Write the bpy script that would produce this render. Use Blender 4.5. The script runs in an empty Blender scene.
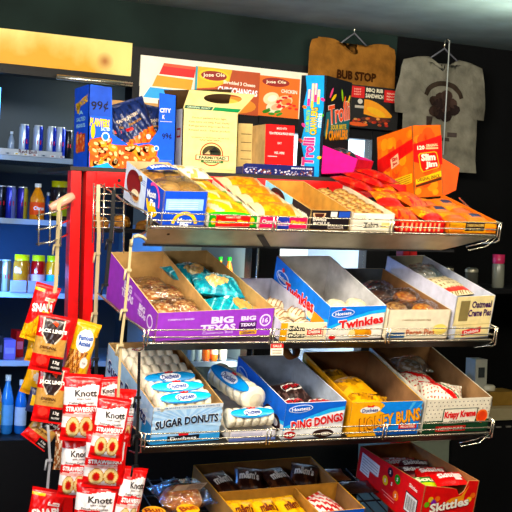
import bpy, math, random
import numpy as np
from mathutils import Matrix, Vector
random.seed(7)
S = bpy.context.scene
COL = S.collection
R = math.radians

# ------------------------------------------------------------------ camera
FPX = 1280.0
YAW = R(22.3); ROLL = 0.03; PITCH = math.atan((256-217)/FPX)
r0 = Vector((math.cos(YAW), -math.sin(YAW), 0)); f0 = Vector((math.sin(YAW), math.cos(YAW), 0)); u0 = Vector((0, 0, 1))
FW = f0*math.cos(PITCH) - u0*math.sin(PITCH)
UP0 = u0*math.cos(PITCH) + f0*math.sin(PITCH)
UP = UP0*math.cos(ROLL) - r0*math.sin(ROLL)
RT = r0*math.cos(ROLL) + UP0*math.sin(ROLL)
def ray(x, y): return FW + RT*((x-256)/FPX) - UP*((y-256)/FPX)
d1 = ray(148, 215); d2 = ray(498, 225)
hh = 1.22/(d2.x/d2.y - d1.x/d1.y)
EYE = 1.55
CAM = Vector((-hh*d1.x/d1.y, -hh, EYE))
def proj(P):
    v = Vector(P) - CAM; z = v.dot(FW)
    return (256 + FPX*v.dot(RT)/z, 256 - FPX*v.dot(UP)/z)
def on_y(x, y, Y):
    d = ray(x, y); return CAM + d*((Y-CAM.y)/d.y)
def on_z(x, y, Z):
    d = ray(x, y); return CAM + d*((Z-CAM.z)/d.z)
def on_plane(x, y, o, n):
    d = ray(x, y); return CAM + d*((Vector(o)-CAM).dot(n)/d.dot(n))
cd = bpy.data.cameras.new('camera'); cam = bpy.data.objects.new('camera', cd); COL.objects.link(cam)
cd.sensor_width = 36; cd.sensor_fit = 'HORIZONTAL'; cd.lens = FPX/512*36; cd.clip_end = 60
m3 = Matrix((RT, UP, -FW)).transposed()
cam.matrix_world = Matrix.Translation(CAM) @ m3.to_4x4()
S.camera = cam

# ------------------------------------------------------------------ colour + materials
def lin(c): return c/12.92 if c <= .04045 else ((c+.055)/1.055)**2.4
def hx(h):
    if not isinstance(h, str): return h
    h = h.lstrip('#'); c = [lin(int(h[i:i+2], 16)/255) for i in (0, 2, 4)]; g = .3*c[0]+.55*c[1]+.15*c[2]
    return tuple(min(1, max(.002, g + (v-g)*1.18)) for v in c)
def new_mat(name):
    m = bpy.data.materials.new(name); m.use_nodes = True; nt = m.node_tree
    return m, nt, nt.nodes['Principled BSDF'], nt.nodes['Material Output']
def mk(name, rough=.5, metal=0., spec=.5, bump=.0, bscale=60., var=.08, vscale=40., coat=0., col=None, emit=0., dist=.002):
    m, nt, b, out = new_mat(name); N = nt.nodes; L = nt.links
    b.inputs['Roughness'].default_value = rough; b.inputs['Metallic'].default_value = metal
    b.inputs['Specular IOR Level'].default_value = spec; b.inputs['Coat Weight'].default_value = coat
    b.inputs['Coat Roughness'].default_value = .12
    tc = N.new('ShaderNodeTexCoord'); nz = N.new('ShaderNodeTexNoise'); nz.inputs['Scale'].default_value = vscale
    nz.inputs['Detail'].default_value = 4
    L.new(tc.outputs['Object'], nz.inputs['Vector'])
    mr = N.new('ShaderNodeMapRange'); mr.inputs[1].default_value = .3; mr.inputs[2].default_value = .7
    mr.inputs[3].default_value = 1-var*1.5; mr.inputs[4].default_value = 1+var*.5
    L.new(nz.outputs['Fac'], mr.inputs[0])
    mx = N.new('ShaderNodeMix'); mx.data_type = 'RGBA'; mx.blend_type = 'MULTIPLY'; mx.inputs[0].default_value = 1
    if col is None:
        at = N.new('ShaderNodeAttribute'); at.attribute_name = 'Col'; L.new(at.outputs['Color'], mx.inputs[6])
    else:
        mx.inputs[6].default_value = (*hx(col), 1)
    L.new(mr.outputs[0], mx.inputs[7]); L.new(mx.outputs[2], b.inputs['Base Color'])
    if emit: L.new(mx.outputs[2], b.inputs['Emission Color']); b.inputs['Emission Strength'].default_value = emit
    if bump:
        n2 = N.new('ShaderNodeTexNoise'); n2.inputs['Scale'].default_value = bscale; n2.inputs['Detail'].default_value = 3
        n2.inputs['Distortion'].default_value = 1.2
        L.new(tc.outputs['Object'], n2.inputs['Vector'])
        bp = N.new('ShaderNodeBump'); bp.inputs['Strength'].default_value = bump; bp.inputs['Distance'].default_value = dist
        L.new(n2.outputs['Fac'], bp.inputs['Height']); L.new(bp.outputs[0], b.inputs['Normal'])
    return m
M = {}
M['card'] = mk('printed_card', .6, bump=.05, bscale=90, var=.10, vscale=35, coat=0, spec=.2)
M['kraft'] = mk('kraft_board', .85, bump=.12, bscale=160, var=.18, vscale=22, spec=.2)
M['film'] = mk('printed_film', .3, bump=.55, bscale=26, var=.06, coat=.15, dist=.006, spec=.4)
M['food'] = mk('baked_food', .6, bump=.4, bscale=90, var=.3, vscale=55, dist=.003)
M['plastic'] = mk('plastic', .22, var=.04)
M['drink'] = mk('drink_container', .12, var=.04, coat=.4)
M['can'] = mk('can_metal', .25, metal=.45, var=.05)
M['chrome'] = mk('zinc_wire', .26, metal=.9, var=.12, vscale=18, col='#e4dcc8')
M['steel'] = mk('sheet_steel', .42, metal=.75, var=.25, vscale=9, col='#b8b2a0', bump=.1, bscale=8)
M['red'] = mk('red_paint', .32, var=.12, vscale=25, col='#e01014', coat=.3)
M['black'] = mk('black_paint', .5, var=.2, col='#0c0c0e', spec=.3)
M['dark'] = mk('dark_steel', .55, metal=.3, var=.3, vscale=14, col='#26221e')
M['cloth'] = mk('cotton_jersey', .95, bump=.5, bscale=26, var=.28, vscale=16, spec=.1, dist=.01)
M['paper'] = mk('poster_paper', .5, var=.06)
M['wall'] = mk('painted_wall', .85, bump=.1, bscale=50, var=.35, vscale=3, col='#1d2a26', spec=.2)
M['walldim'] = mk('wall_falloff_dark', .8, bump=.1, bscale=30, var=.3, vscale=4, col='#08090a', spec=.15)  # light falloff on the right of the back wall painted in as near-black
M['ceil'] = mk('ceiling_tile', .9, bump=.1, bscale=80, var=.15, vscale=5, col='#8c9690', spec=.2)
M['floor'] = mk('vinyl_floor', .5, var=.3, vscale=8, col='#15120f')
M['liner'] = mk('cooler_liner', .5, var=.1, vscale=4)
M['lit'] = mk('lit_print', .4, var=.10, vscale=9, emit=.24)
def clear_film(name, base, edge, rough=.12, bs=22, tint=(1, 1, 1)):
    m, nt, b, out = new_mat(name); N = nt.nodes; L = nt.links; N.remove(b)
    tr = N.new('ShaderNodeBsdfTransparent'); gl = N.new('ShaderNodeBsdfGlossy'); mx = N.new('ShaderNodeMixShader')
    tr.inputs[0].default_value = (*tint, 1)
    gl.inputs['Roughness'].default_value = rough; lw = N.new('ShaderNodeLayerWeight'); lw.inputs[0].default_value = .35
    tc = N.new('ShaderNodeTexCoord'); nz = N.new('ShaderNodeTexNoise'); nz.inputs['Scale'].default_value = bs; nz.inputs['Distortion'].default_value = 2
    L.new(tc.outputs['Object'], nz.inputs['Vector'])
    bp = N.new('ShaderNodeBump'); bp.inputs['Strength'].default_value = .9; bp.inputs['Distance'].default_value = .012
    L.new(nz.outputs['Fac'], bp.inputs['Height'])
    if bs > 1: L.new(bp.outputs[0], gl.inputs['Normal']); L.new(bp.outputs[0], lw.inputs['Normal'])
    mr = N.new('ShaderNodeMapRange'); mr.inputs[3].default_value = base; mr.inputs[4].default_value = edge
    L.new(lw.outputs['Facing'], mr.inputs[0]); L.new(mr.outputs[0], mx.inputs[0])
    L.new(tr.outputs[0], mx.inputs[1]); L.new(gl.outputs[0], mx.inputs[2]); L.new(mx.outputs[0], out.inputs[0])
    return m
M['clear'] = clear_film('clear_wrap', .12, .6)
M['glass'] = clear_film('door_glass', -.03, .12, .03, 0, (.93, .97, 1))
def emis(name, col, s):
    m, nt, b, out = new_mat(name); b.inputs['Base Color'].default_value = (*hx(col), 1)
    b.inputs['Emission Color'].default_value = (*hx(col), 1); b.inputs['Emission Strength'].default_value = s
    return m
M['led'] = emis('led_tube', '#5fa0ff', 4)
M['ledw'] = emis('white_led_tube', '#f4f8ff', 4)
def sign_mat():
    m, nt, b, out = new_mat('aged_lit_panel'); N = nt.nodes; L = nt.links
    tc = N.new('ShaderNodeTexCoord'); sx = N.new('ShaderNodeSeparateXYZ'); L.new(tc.outputs['Object'], sx.inputs[0])
    nz = N.new('ShaderNodeTexNoise'); nz.inputs['Scale'].default_value = 7; nz.inputs['Detail'].default_value = 5
    L.new(tc.outputs['Object'], nz.inputs['Vector'])
    # amber staining creeping up from the lower edge, one burnt spot near the right end (real discolouration of the old panel)
    a = N.new('ShaderNodeMath'); a.operation = 'MULTIPLY_ADD'; a.inputs[1].default_value = -8.0; a.inputs[2].default_value = 1.25
    L.new(sx.outputs['Z'], a.inputs[0])
    a2 = N.new('ShaderNodeMath'); a2.operation = 'ADD'; L.new(a.outputs[0], a2.inputs[0])
    nn = N.new('ShaderNodeMath'); nn.operation = 'MULTIPLY_ADD'; nn.inputs[1].default_value = 1.5; nn.inputs[2].default_value = -.75
    L.new(nz.outputs['Fac'], nn.inputs[0]); L.new(nn.outputs[0], a2.inputs[1])
    # fade to pale at the right end (object x runs 0..w leftwards negative)
    rx = N.new('ShaderNodeMapRange'); rx.inputs[1].default_value = -.04; rx.inputs[2].default_value = -.20; L.new(sx.outputs['X'], rx.inputs[0])
    mu = N.new('ShaderNodeMath'); mu.operation = 'MULTIPLY'; mu.use_clamp = True; L.new(a2.outputs[0], mu.inputs[0]); L.new(rx.outputs[0], mu.inputs[1])
    cr = N.new('ShaderNodeValToRGB'); L.new(mu.outputs[0], cr.inputs[0])
    cr.color_ramp.elements[0].color = (*hx('#e8d48c'), 1); cr.color_ramp.elements[1].color = (*hx('#d49a24'), 1)
    dv = N.new('ShaderNodeVectorMath'); dv.operation = 'DISTANCE'; dv.inputs[1].default_value = (-.115, 0, .05); L.new(tc.outputs['Object'], dv.inputs[0])
    sp = N.new('ShaderNodeMapRange'); sp.inputs[1].default_value = .005; sp.inputs[2].default_value = .04; sp.inputs[3].default_value = .9; sp.inputs[4].default_value = 0
    L.new(dv.outputs['Value'], sp.inputs[0])
    mx = N.new('ShaderNodeMix'); mx.data_type = 'RGBA'; L.new(sp.outputs[0], mx.inputs[0]); L.new(cr.outputs[0], mx.inputs[6]); mx.inputs[7].default_value = (*hx('#9c5c14'), 1)
    L.new(mx.outputs[2], b.inputs['Base Color']); L.new(mx.outputs[2], b.inputs['Emission Color']); b.inputs['Emission Strength'].default_value = .24
    return m
M['sign'] = sign_mat()

# ------------------------------------------------------------------ mesh builder
_txt = {}
def glyphs(s, bold):
    k = (s, bold)
    if k not in _txt:
        c = bpy.data.curves.new('t', 'FONT'); c.body = s; c.offset = min(.05, bold + .006); c.resolution_u = 2; c.align_x = 'CENTER'
        o = bpy.data.objects.new('t', c); me = bpy.data.meshes.new_from_object(o)
        v = [(p.co.x, p.co.y) for p in me.vertices]; fs = [tuple(p.vertices) for p in me.polygons]
        xs = [p[0] for p in v]; ys = [p[1] for p in v]
        cx, cy, w, h = (min(xs)+max(xs))/2, (min(ys)+max(ys))/2, max(xs)-min(xs), max(ys)-min(ys)
        _txt[k] = ([((x-cx)/w, (y-cy)/h) for x, y in v], fs)
        bpy.data.objects.remove(o); bpy.data.curves.remove(c); bpy.data.meshes.remove(me)
    return _txt[k]
class MB:
    def __init__(s): s.v = []; s.f = []; s.c = []; s.m = []; s.mats = []; s.sm = []
    def mi(s, m):
        m = M[m] if isinstance(m, str) else m
        if m not in s.mats: s.mats.append(m)
        return s.mats.index(m)
    def face(s, pts, col, mat='card', smooth=False):
        b = len(s.v); s.v += [tuple(p) for p in pts]; s.f.append(tuple(range(b, b+len(pts)))); s.c.append(hx(col)); s.m.append(s.mi(mat)); s.sm.append(smooth)
    def raw(s, verts, faces, cols, mat, smooth=True):
        b = len(s.v); s.v += [tuple(p) for p in verts]; k = s.mi(mat)
        for i, f in enumerate(faces):
            s.f.append(tuple(b+j for j in f)); s.c.append(hx(cols[i]) if isinstance(cols, list) else hx(cols)); s.m.append(k); s.sm.append(smooth)
    def prism(s, pts, t, co, ci=None, ce=None, mat='card', mati=None):
        """pts: outer outline (counter-clockwise seen from outside), t: vector inwards"""
        ci = ci or co; ce = ce or ci; t = Vector(t); pts = [Vector(p) for p in pts]; q = [p+t for p in pts]
        s.face(pts, co, mat); s.face(q[::-1], ci, mati or mat)
        n = len(pts)
        for i in range(n): s.face([pts[i], q[i], q[(i+1) % n], pts[(i+1) % n]], ce, mati or mat)
    def box(s, lo, hi, col, mat='card'):
        x0, y0, z0 = lo; x1, y1, z1 = hi
        P = [(x0, y0, z0), (x1, y0, z0), (x1, y1, z0), (x0, y1, z0), (x0, y0, z1), (x1, y0, z1), (x1, y1, z1), (x0, y1, z1)]
        for f in ((0, 3, 2, 1), (4, 5, 6, 7), (0, 1, 5, 4), (1, 2, 6, 5), (2, 3, 7, 6), (3, 0, 4, 7)): s.face([P[i] for i in f], col, mat)
    def tube(s, path, r, col='#ffffff', mat='chrome', n=8, caps=True, closed=False):
        P = [Vector(p) for p in path]; rings = []
        m = len(P)
        for i, p in enumerate(P):
            a = P[i-1] if (i > 0 or closed) else p; b = P[(i+1) % m] if (i < m-1 or closed) else p
            d = (b-a).normalized(); h = Vector((0, 0, 1)) if abs(d.z) < .9 else Vector((1, 0, 0))
            e = d.cross(h).normalized(); g = e.cross(d)
            rings.append([p + (e*math.cos(2*math.pi*j/n) + g*math.sin(2*math.pi*j/n))*r for j in range(n)])
        vs = [q for rg in rings for q in rg]; fs = []
        for i in range(m if closed else m-1):
            k = (i+1) % m
            for j in range(n): fs.append((i*n+j, i*n+(j+1) % n, k*n+(j+1) % n, k*n+j))
        if caps and not closed: fs.append(tuple(range(n))[::-1]); fs.append(tuple((m-1)*n+j for j in range(n)))
        s.raw(vs, fs, col, mat)
    def lathe(s, prof, col, mat='plastic', n=18, c=(0, 0, 0), sx=1, sy=1):
        """prof: (r,z) or (r,z,colour of the band above)"""
        vs = []; fs = []; cs = []
        for p in prof:
            for j in range(n):
                a = 2*math.pi*j/n; vs.append((c[0]+p[0]*math.cos(a)*sx, c[1]+p[0]*math.sin(a)*sy, c[2]+p[1]))
        for i in range(len(prof)-1):
            cc = prof[i][2] if len(prof[i]) > 2 else col
            for j in range(n): fs.append((i*n+j, i*n+(j+1) % n, (i+1)*n+(j+1) % n, (i+1)*n+j)); cs.append(cc)
        s.raw(vs, fs, cs, mat)
    def grid(s, fn, nu, nv, colfn, mat='film', flip=False):
        vs = []; cs = []; fs = []
        for i in range(nv+1):
            for j in range(nu+1): vs.append(fn(j/nu, i/nv))
        for i in range(nv):
            for j in range(nu):
                q = (i*(nu+1)+j, i*(nu+1)+j+1, (i+1)*(nu+1)+j+1, (i+1)*(nu+1)+j)
                fs.append(q[::-1] if flip else q); cs.append(colfn((j+.5)/nu, (i+.5)/nv) if callable(colfn) else colfn)
        s.raw(vs, fs, cs, mat)
    # decals : mp(x, y, layer) -> 3d
    def text(s, mp, t, cx, cy, W, H, col, rot=0, layer=2, bold=0., mat='card', arc=0):
        vs, fs = glyphs(t, bold); ca, sa = math.cos(rot), math.sin(rot); out = []
        for x, y in vs:
            x *= W; y *= H; y += arc*(1-(2*x/W)**2) if arc else 0
            out.append(mp(cx + x*ca - y*sa, cy + x*sa + y*ca, layer))
        s.raw(out, fs, col, mat, False)
    def poly(s, mp, pts, col, layer=1, mat='card'):
        s.face([mp(x, y, layer) for x, y in pts], col, mat)
    def rect(s, mp, x0, y0, x1, y1, col, layer=1, mat='card'): s.poly(mp, [(x0, y0), (x1, y0), (x1, y1), (x0, y1)], col, layer, mat)
    def ell(s, mp, cx, cy, a, b, col, layer=1, mat='card', rot=0, n=20, t0=0, t1=2*math.pi):
        ca, sa = math.cos(rot), math.sin(rot)
        P = [(a*math.cos(t0+(t1-t0)*i/n), b*math.sin(t0+(t1-t0)*i/n)) for i in range(n + (t1-t0 < 6.2))]
        s.poly(mp, [(cx+x*ca-y*sa, cy+x*sa+y*ca) for x, y in P], col, layer, mat)
    def ring(s, mp, cx, cy, a, b, w, col, layer=1, mat='card', t0=0, t1=2*math.pi, n=24):
        for i in range(n):
            p, q = t0+(t1-t0)*i/n, t0+(t1-t0)*(i+1)/n
            s.poly(mp, [(cx+(a-w)*math.cos(p), cy+(b-w)*math.sin(p)), (cx+a*math.cos(p), cy+b*math.sin(p)), (cx+a*math.cos(q), cy+b*math.sin(q)), (cx+(a-w)*math.cos(q), cy+(b-w)*math.sin(q))], col, layer, mat)
    def build(s, name, parent=None, bevel=0):
        me = bpy.data.meshes.new(name); me.from_pydata(s.v, [], s.f)
        for m in s.mats: me.materials.append(m)
        me.polygons.foreach_set('material_index', s.m); me.polygons.foreach_set('use_smooth', s.sm)
        at = me.color_attributes.new('Col', 'FLOAT_COLOR', 'CORNER')
        arr = np.ones((len(me.loops), 4), dtype=np.float32); cnt = [len(f) for f in s.f]
        arr[:, :3] = np.repeat(np.array(s.c, dtype=np.float32), cnt, axis=0)
        at.data.foreach_set('color', arr.ravel()); me.validate(); me.update()
        o = bpy.data.objects.new(name, me); COL.objects.link(o)
        if parent is not None: o.parent = parent
        if bevel:
            b = o.modifiers.new('bevel', 'BEVEL'); b.width = bevel; b.segments = 2; b.limit_method = 'ANGLE'
        return o
def flat(o, ex, ey, step=.0006):
    o = Vector(o); ex = Vector(ex).normalized(); ey = Vector(ey).normalized(); n = ex.cross(ey)
    return lambda x, y, l=1: o + ex*x + ey*y + n*(l*step)
def tag(o, label, cat, group=None):
    o['label'] = label; o['category'] = cat
    if group: o['group'] = group
    return o
def thing(name, mat, label, cat, group=None):
    o = bpy.data.objects.new(name, None); o.empty_display_size = .03; COL.objects.link(o); o.matrix_world = mat
    return tag(o, label, cat, group)
def clone(o, mat, label, group=None):
    c = o.copy(); COL.objects.link(c); c.matrix_world = mat; c['label'] = label
    if group: c['group'] = group
    for ch in o.children:
        k = ch.copy(); COL.objects.link(k); k.parent = c; k.matrix_parent_inverse = ch.matrix_parent_inverse.copy()
        for g in ch.children:
            q = g.copy(); COL.objects.link(q); q.parent = k
    return c
def struct(o): o['kind'] = 'structure'; return o
T = Matrix.Translation
def Rx(a): return Matrix.Rotation(a, 4, 'X')
def Ry(a): return Matrix.Rotation(a, 4, 'Y')
def Rz(a): return Matrix.Rotation(a, 4, 'Z')
def nz(x, y, k=0):
    return math.sin(x*3.1+k*1.7)*math.cos(y*2.7-k) + .5*math.sin(x*7.3+y*5.1+k*2.3) + .3*math.sin(y*12.7-x*9+k)

# ------------------------------------------------------------------ shelves frame
TILT = R(15)
LIPS = {'top': ((163, 226), (497, 238)), 'mid': ((152, 345), (494, 340)), 'low': ((150, 448), (488, 433))}
ZL = {k: (on_y(*a, 0).z + on_y(*b, 0).z)/2 for k, (a, b) in LIPS.items()}
ZL['bot'] = ZL['low'] - .33
print('lips', ZL, 'cam', CAM, [on_y(*a, 0).z for p in LIPS.values() for a in p])
DV = Vector((0, math.cos(TILT), math.sin(TILT))); NV = Vector((0, -math.sin(TILT), math.cos(TILT)))
def shelf_mat(sh, u, v, yaw=0):
    o = Vector((u, .010, ZL[sh]+.004)) + DV*v
    return T(o) @ Rx(TILT) @ Rz(yaw)
def fit_tray(sh, xl, yl, xr, xb, yb, D, v=.004, yaw0=None):
    """unknowns u, hf, w, yaw, hb ; local x=width, y=depth, z=height"""
    p = np.array([.3, .08, .2, 0., .15])
    tgt = np.array([xl, yl, xr, xb, yb])
    def f(p):
        m = shelf_mat(sh, p[0], v, p[3])
        a = proj(m @ Vector((0, 0, p[1]))); b = proj(m @ Vector((p[2], 0, p[1]))); c = proj(m @ Vector((0, D, p[4])))
        return np.array([a[0], a[1], b[0], c[0], c[1]])
    for _ in range(25):
        e = f(p) - tgt; J = np.zeros((5, 5))
        for i in range(5):
            q = p.copy(); q[i] += 1e-5; J[:, i] = (f(q)-f(p))/1e-5
        p = p - .7*np.linalg.solve(J, e)
    return p
# ================================================================== ROOM
YC = 1.5; CB = R(2.5)
CO = on_y(135, 78, YC); CMAT = T(Vector((CO.x, CO.y, 1.5))) @ Rz(CB) @ Ry(R(1.4)) @ T((0, 0, -1.5)); CINV = CMAT.inverted()
CEY = Vector((-math.sin(CB), math.cos(CB), 0))
def oc(px, py, dy=0.): return CINV @ on_plane(px, py, Vector((CO.x, CO.y, 0)) + CEY*dy, CEY)
ZC = (CMAT @ oc(437, 37, .02)).z                      # ceiling height
XE = oc(391, 200).x                                    # right end of the cooler run
b = MB(); b.box((-3.2, -5.2, -.05), (4.6, 3.6, 0), '#15120f', 'floor'); struct(b.build('floor'))
b = MB(); b.box((-3.2, -5.2, 0), (4.6, 3.6, .05), '#8c9690', 'ceil'); o = b.build('ceiling'); o.matrix_world = T((1.1, 1.5, ZC)) @ Ry(R(1.4)) @ T((-1.1, -1.5, 0)); struct(o)
ztop = oc(300, 72).z + .03                             # top of the cooler header
b = MB(); b.box((-2.4, .02, ztop), (XE, .1, ZC+.2), '#1d2a26', 'wall'); b.box((XE, .02, .06), (4.2, .1, ZC+.25), '#08090a', 'walldim')
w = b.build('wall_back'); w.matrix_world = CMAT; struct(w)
b = MB(); b.box((-3.25, -5.2, 0), (-3.2, 3.6, ZC), '#1d2a26', 'wall'); struct(b.build('wall_left'))
b = MB(); b.box((4.6, -5.2, 0), (4.65, 3.6, ZC), '#1d2a26', 'wall'); struct(b.build('wall_right'))

# ================================================================== COOLER
ck = thing('beverage_cooler', CMAT, 'long black glass-door drinks cooler behind the snack rack under a lit header', 'cooler')
def part(bm, name, par, bevel=0): return bm.build(name, par, bevel)
zb_ = oc(30, 440).z; XL = oc(-60, 200).x
zh = oc(131, 77).z - .035                              # bottom of header
b = MB()
b.box((XL, 0, 0), (XE, .8, zb_), '#0c0c0e', 'black'); part(b, 'plinth', ck, .004)
b = MB()
b.box((XL, 0, zh), (XE, .10, ztop), '#0c0c0e', 'black'); part(b, 'header', ck, .004)
b = MB()
for (lo, hi) in (((XL, .78, zb_), (XE, .80, zh+.1)), ((XL, .1, zh+.08), (XE, .80, zh+.1))):
    b.box(lo, hi, '#2e3c4e', 'liner')
XM1, XM2, XM3 = oc(135.5, 78).x, oc(265, 250).x, oc(378, 200).x
for x in (XL, XE-.02): b.box((x, .1, zb_), (x+.02, .8, zh+.1), '#a8b4bc', 'liner')
for x in (oc(155, 250, .3).x, XM2+.02): b.box((x-.006, .2, zb_), (x+.006, .78, zh+.1), '#a8b4bc', 'liner')
b.box((oc(156, 250, .3).x, .765, zb_), (XE-.02, .779, zh+.1), '#e4e4d8', 'liner')  # pale back sheet added to brighten the middle and right bays
part(b, 'liner', ck)
def mull(x0, x1): 
    b = MB(); b.box((x0, -.012, zb_), (x1, .06, zh), '#0c0c0e', 'black'); part(b, 'door_frame', ck, .004)
mull(XM1-.016, XM1+.016); mull(oc(251, 250).x, oc(279, 250).x); mull(oc(368, 200).x, XE)
b = MB(); b.tube([(oc(256.5, 250).x, -.016, zb_+.02), (oc(256.5, 250).x, -.016, oc(256, 139).z-.03)], .006, mat='chrome'); part(b, 'door_handle', ck)
for (xa, xb2) in ((XL, XM1-.016), (XM1+.016, oc(251, 250).x), (oc(279, 250).x, oc(368, 200).x)):
    b = MB(); b.box((xa+.002, .01, zb_+.01), (xb2-.002, .016, zh-.005), '#ffffff', 'glass'); part(b, 'glass_door', ck)
b = MB(); b.box((XM1-.016, -.004, oc(360, 139).z), (XE, .08, zh+.01), '#0c0c0e', 'black'); part(b, 'lower_fascia', ck)
# chrome rail just under the first header panel
zr = oc(131, 85).z; b = MB(); b.tube([(oc(55, 78).x, -.02, zr), (XM1-.02, -.02, zr)], .012, mat='chrome'); part(b, 'header_rail', ck)
# header light panels
z0s = (oc(0, 62, -.01).z + oc(131, 77, -.01).z)/2; z1s = (oc(0, 27, -.01).z + oc(131, 44, -.01).z)/2
xs1 = oc(131.5, 60, -.01).x; xs0 = oc(-45, 60).x
b = MB(); b.box((xs0-xs1, 0, 0), (0, .008, z1s-z0s), '#f0e3a8', 'sign'); sg = part(b, 'header_sign', ck); sg.location = (xs1, -.012, z0s)
zt = (oc(142, 52).z + oc(300, 76).z)/2; zu = (oc(300, 118).z + oc(180, 100).z)/2 - .02
b = MB(); b.box((oc(140, 60).x, -.012, zu), (oc(349, 90).x, -.003, zt), '#efe8d0', 'lit')
mp = flat((0, -.012, 0), (1, 0, 0), (0, 0, 1))
def pxy(px, py): q = oc(px, py, -.012); return (q.x, q.z)
for (c, ps) in (('#d8281c', [(164, 63), (196, 67), (194, 78), (159, 74)]), ('#e8a020', [(157, 75), (193, 80), (191, 90), (152, 86)]), ('#2aa0d8', [(150, 87), (190, 92), (188, 102), (143, 97)])):
    b.poly(mp, [pxy(*p) for p in ps][::-1], c, 1, 'lit')
b.poly(mp, [pxy(*p) for p in [(164, 63), (196, 67), (195.5, 70), (162.5, 66)]][::-1], '#e86048', 2, 'lit')
part(b, 'striped_header_sign', ck)
# posters stuck on the header
def poster(name, c4, label, bg, mat, paint, dy=-.02, th=.004):
    """c4: pixel corners TL, BR"""
    p = oc(*c4[0], dy); q = oc(*c4[1], dy); w = q.x-p.x; h = p.z-q.z
    b = MB(); b.box((0, 0, 0), (w, th, h), bg, mat)
    m2 = flat((0, 0, 0), (1, 0, 0), (0, 0, 1)); paint(b, m2, w, h, mat)
    o = b.build(name); o.matrix_world = CMAT @ T((p.x, dy, q.z)); tag(o, label, 'poster'); return o
def p_chimi(b, m, w, h, mt):
    b.rect(m, .0, 0, w*.03, h, '#30a0b0', 1, mt)
    b.poly(m, [(w*.03, h*.5), (w*.3, h*.56), (w*.52, h*.72), (w*.56, h), (w*.03, h)], '#f4b828', 1, mt); b.ell(m, w*.28, h*.82, w*.24, h*.15, '#f8cc48', 1.5, mt); b.ell(m, w*.28, h*.82, w*.2, h*.11, '#902818', 2, mt)
    b.text(m, 'Jose Ole', w*.28, h*.83, w*.34, h*.11, '#fff0d0', .08, 3, .01, mt)
    b.text(m, 'Shredded 3 Cheese', w*.68, h*.70, w*.5, h*.08, '#fff4e0', -.02, 2, .02, mt)
    b.text(m, 'CHIMICHANGAS', w*.66, h*.52, w*.62, h*.15, '#ffffff', -.02, 2, .03, mt)
    b.ell(m, w*.60, h*.2, w*.36, h*.19, '#d88a30', 2, mt); b.ell(m, w*.5, h*.24, w*.2, h*.1, '#f0c060', 3, mt); b.ell(m, w*.2, h*.3, w*.14, h*.18, '#e09028', 2, mt)
def p_burr(b, m, w, h, mt):
    b.ell(m, w*.4, h*.86, w*.34, h*.11, '#902818', 2, mt); b.text(m, 'Jose Ole', w*.4, h*.86, w*.5, h*.1, '#fff0d0', .05, 3, .01, mt)
    b.text(m, 'CHICKEN', w*.74, h*.66, w*.4, h*.09, '#fff4e0', 0, 2, .02, mt)
    for (x, y, a, c, t) in ((.3, .45, .2, '#f4dcb0', '#f8ecd0'), (.62, .4, .22, '#f0d0a0', '#e88850'), (.4, .25, .22, '#f6e4c4', '#f0b890')):
        b.ell(m, w*x, h*y, w*a, h*.15, c, 2, mt, .3); b.ell(m, w*x*1.1, h*y, w*a*.6, h*.08, t, 3, mt, .3)
    for k in range(16): b.ell(m, w*(.45+.5*random.random()), h*(.22+.34*random.random()), w*.05, h*.03, '#d83820', 4, mt, n=8)
    for k in range(7): b.ell(m, w*(.08+.45*random.random()), h*(.06+.1*random.random()), w*.09, h*.035, '#3c8a28', 4, mt, random.random(), n=8)
def p_bbq(b, m, w, h, mt):
    b.rect(m, w*.02, h*.70, w*.3, h*.97, '#d83024', 1, mt); b.rect(m, w*.7, h*.66, w*.97, h*.95, '#d83024', 1, mt)
    for x, y in ((.16, .9), (.16, .84), (.16, .78)): b.text(m, 'HOT', w*x, h*y, w*.14, h*.035, '#ffd8c0', 0, 2, .02, mt)
    for y in (.87, .80, .73): b.text(m, 'READY', w*.84, h*y, w*.18, h*.035, '#ffd8c0', 0, 2, .02, mt)
    b.text(m, 'BBQ RIB', w*.5, h*.90, w*.34, h*.11, '#fff6d8', 0, 2, .03, mt); b.text(m, 'SANDWICH', w*.5, h*.77, w*.36, h*.10, '#fff6d8', 0, 2, .03, mt)
    b.ell(m, w*.22, h*.62, w*.05, h*.06, '#e8e0d0', 1, mt); b.rect(m, w*.12, h*.46, w*.32, h*.52, '#c8c0b0', 1, mt)
    P = [(w*(.30+.58*t), h*(.68 - .34*t**2.2)) for t in [i/12 for i in range(13)]] + [(w*.86, h*.29), (w*.56, h*.27), (w*.30, h*.33)]
    b.poly(m, P[::-1], '#f6a418', 2, mt); b.ell(m, w*.55, h*.40, w*.2, h*.08, '#fabc38', 3, mt, -.3)
    b.ell(m, w*.55, h*.22, w*.3, h*.06, '#5a2010', 1, mt)
    for k in range(18): b.ell(m, w*(.1+.7*random.random()), h*(.07+.17*random.random()), w*.04, h*.03, random.choice(['#e05a20', '#c03818', '#803018', '#e8a060']), 3, mt, n=8)
    b.ell(m, w*.2, h*.08, w*.2, h*.05, '#e86a20', 2, mt)
poster('food_poster', ((196, 66), (258, 116)), 'poster of cheese chimichangas with a yellow logo on the lit cooler header', '#b4501c', 'lit', p_chimi)
poster('food_poster', ((260, 75), (298, 119)), 'orange poster of burritos with salsa between the chimichanga poster and the candy box', '#e87838', 'lit', p_burr)
poster('food_poster', ((350, 84), (397, 131)), 'black poster of a rib sandwich right of the tall candy box', '#0d0a0a', 'paper', p_bbq, -.06, .045)

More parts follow.
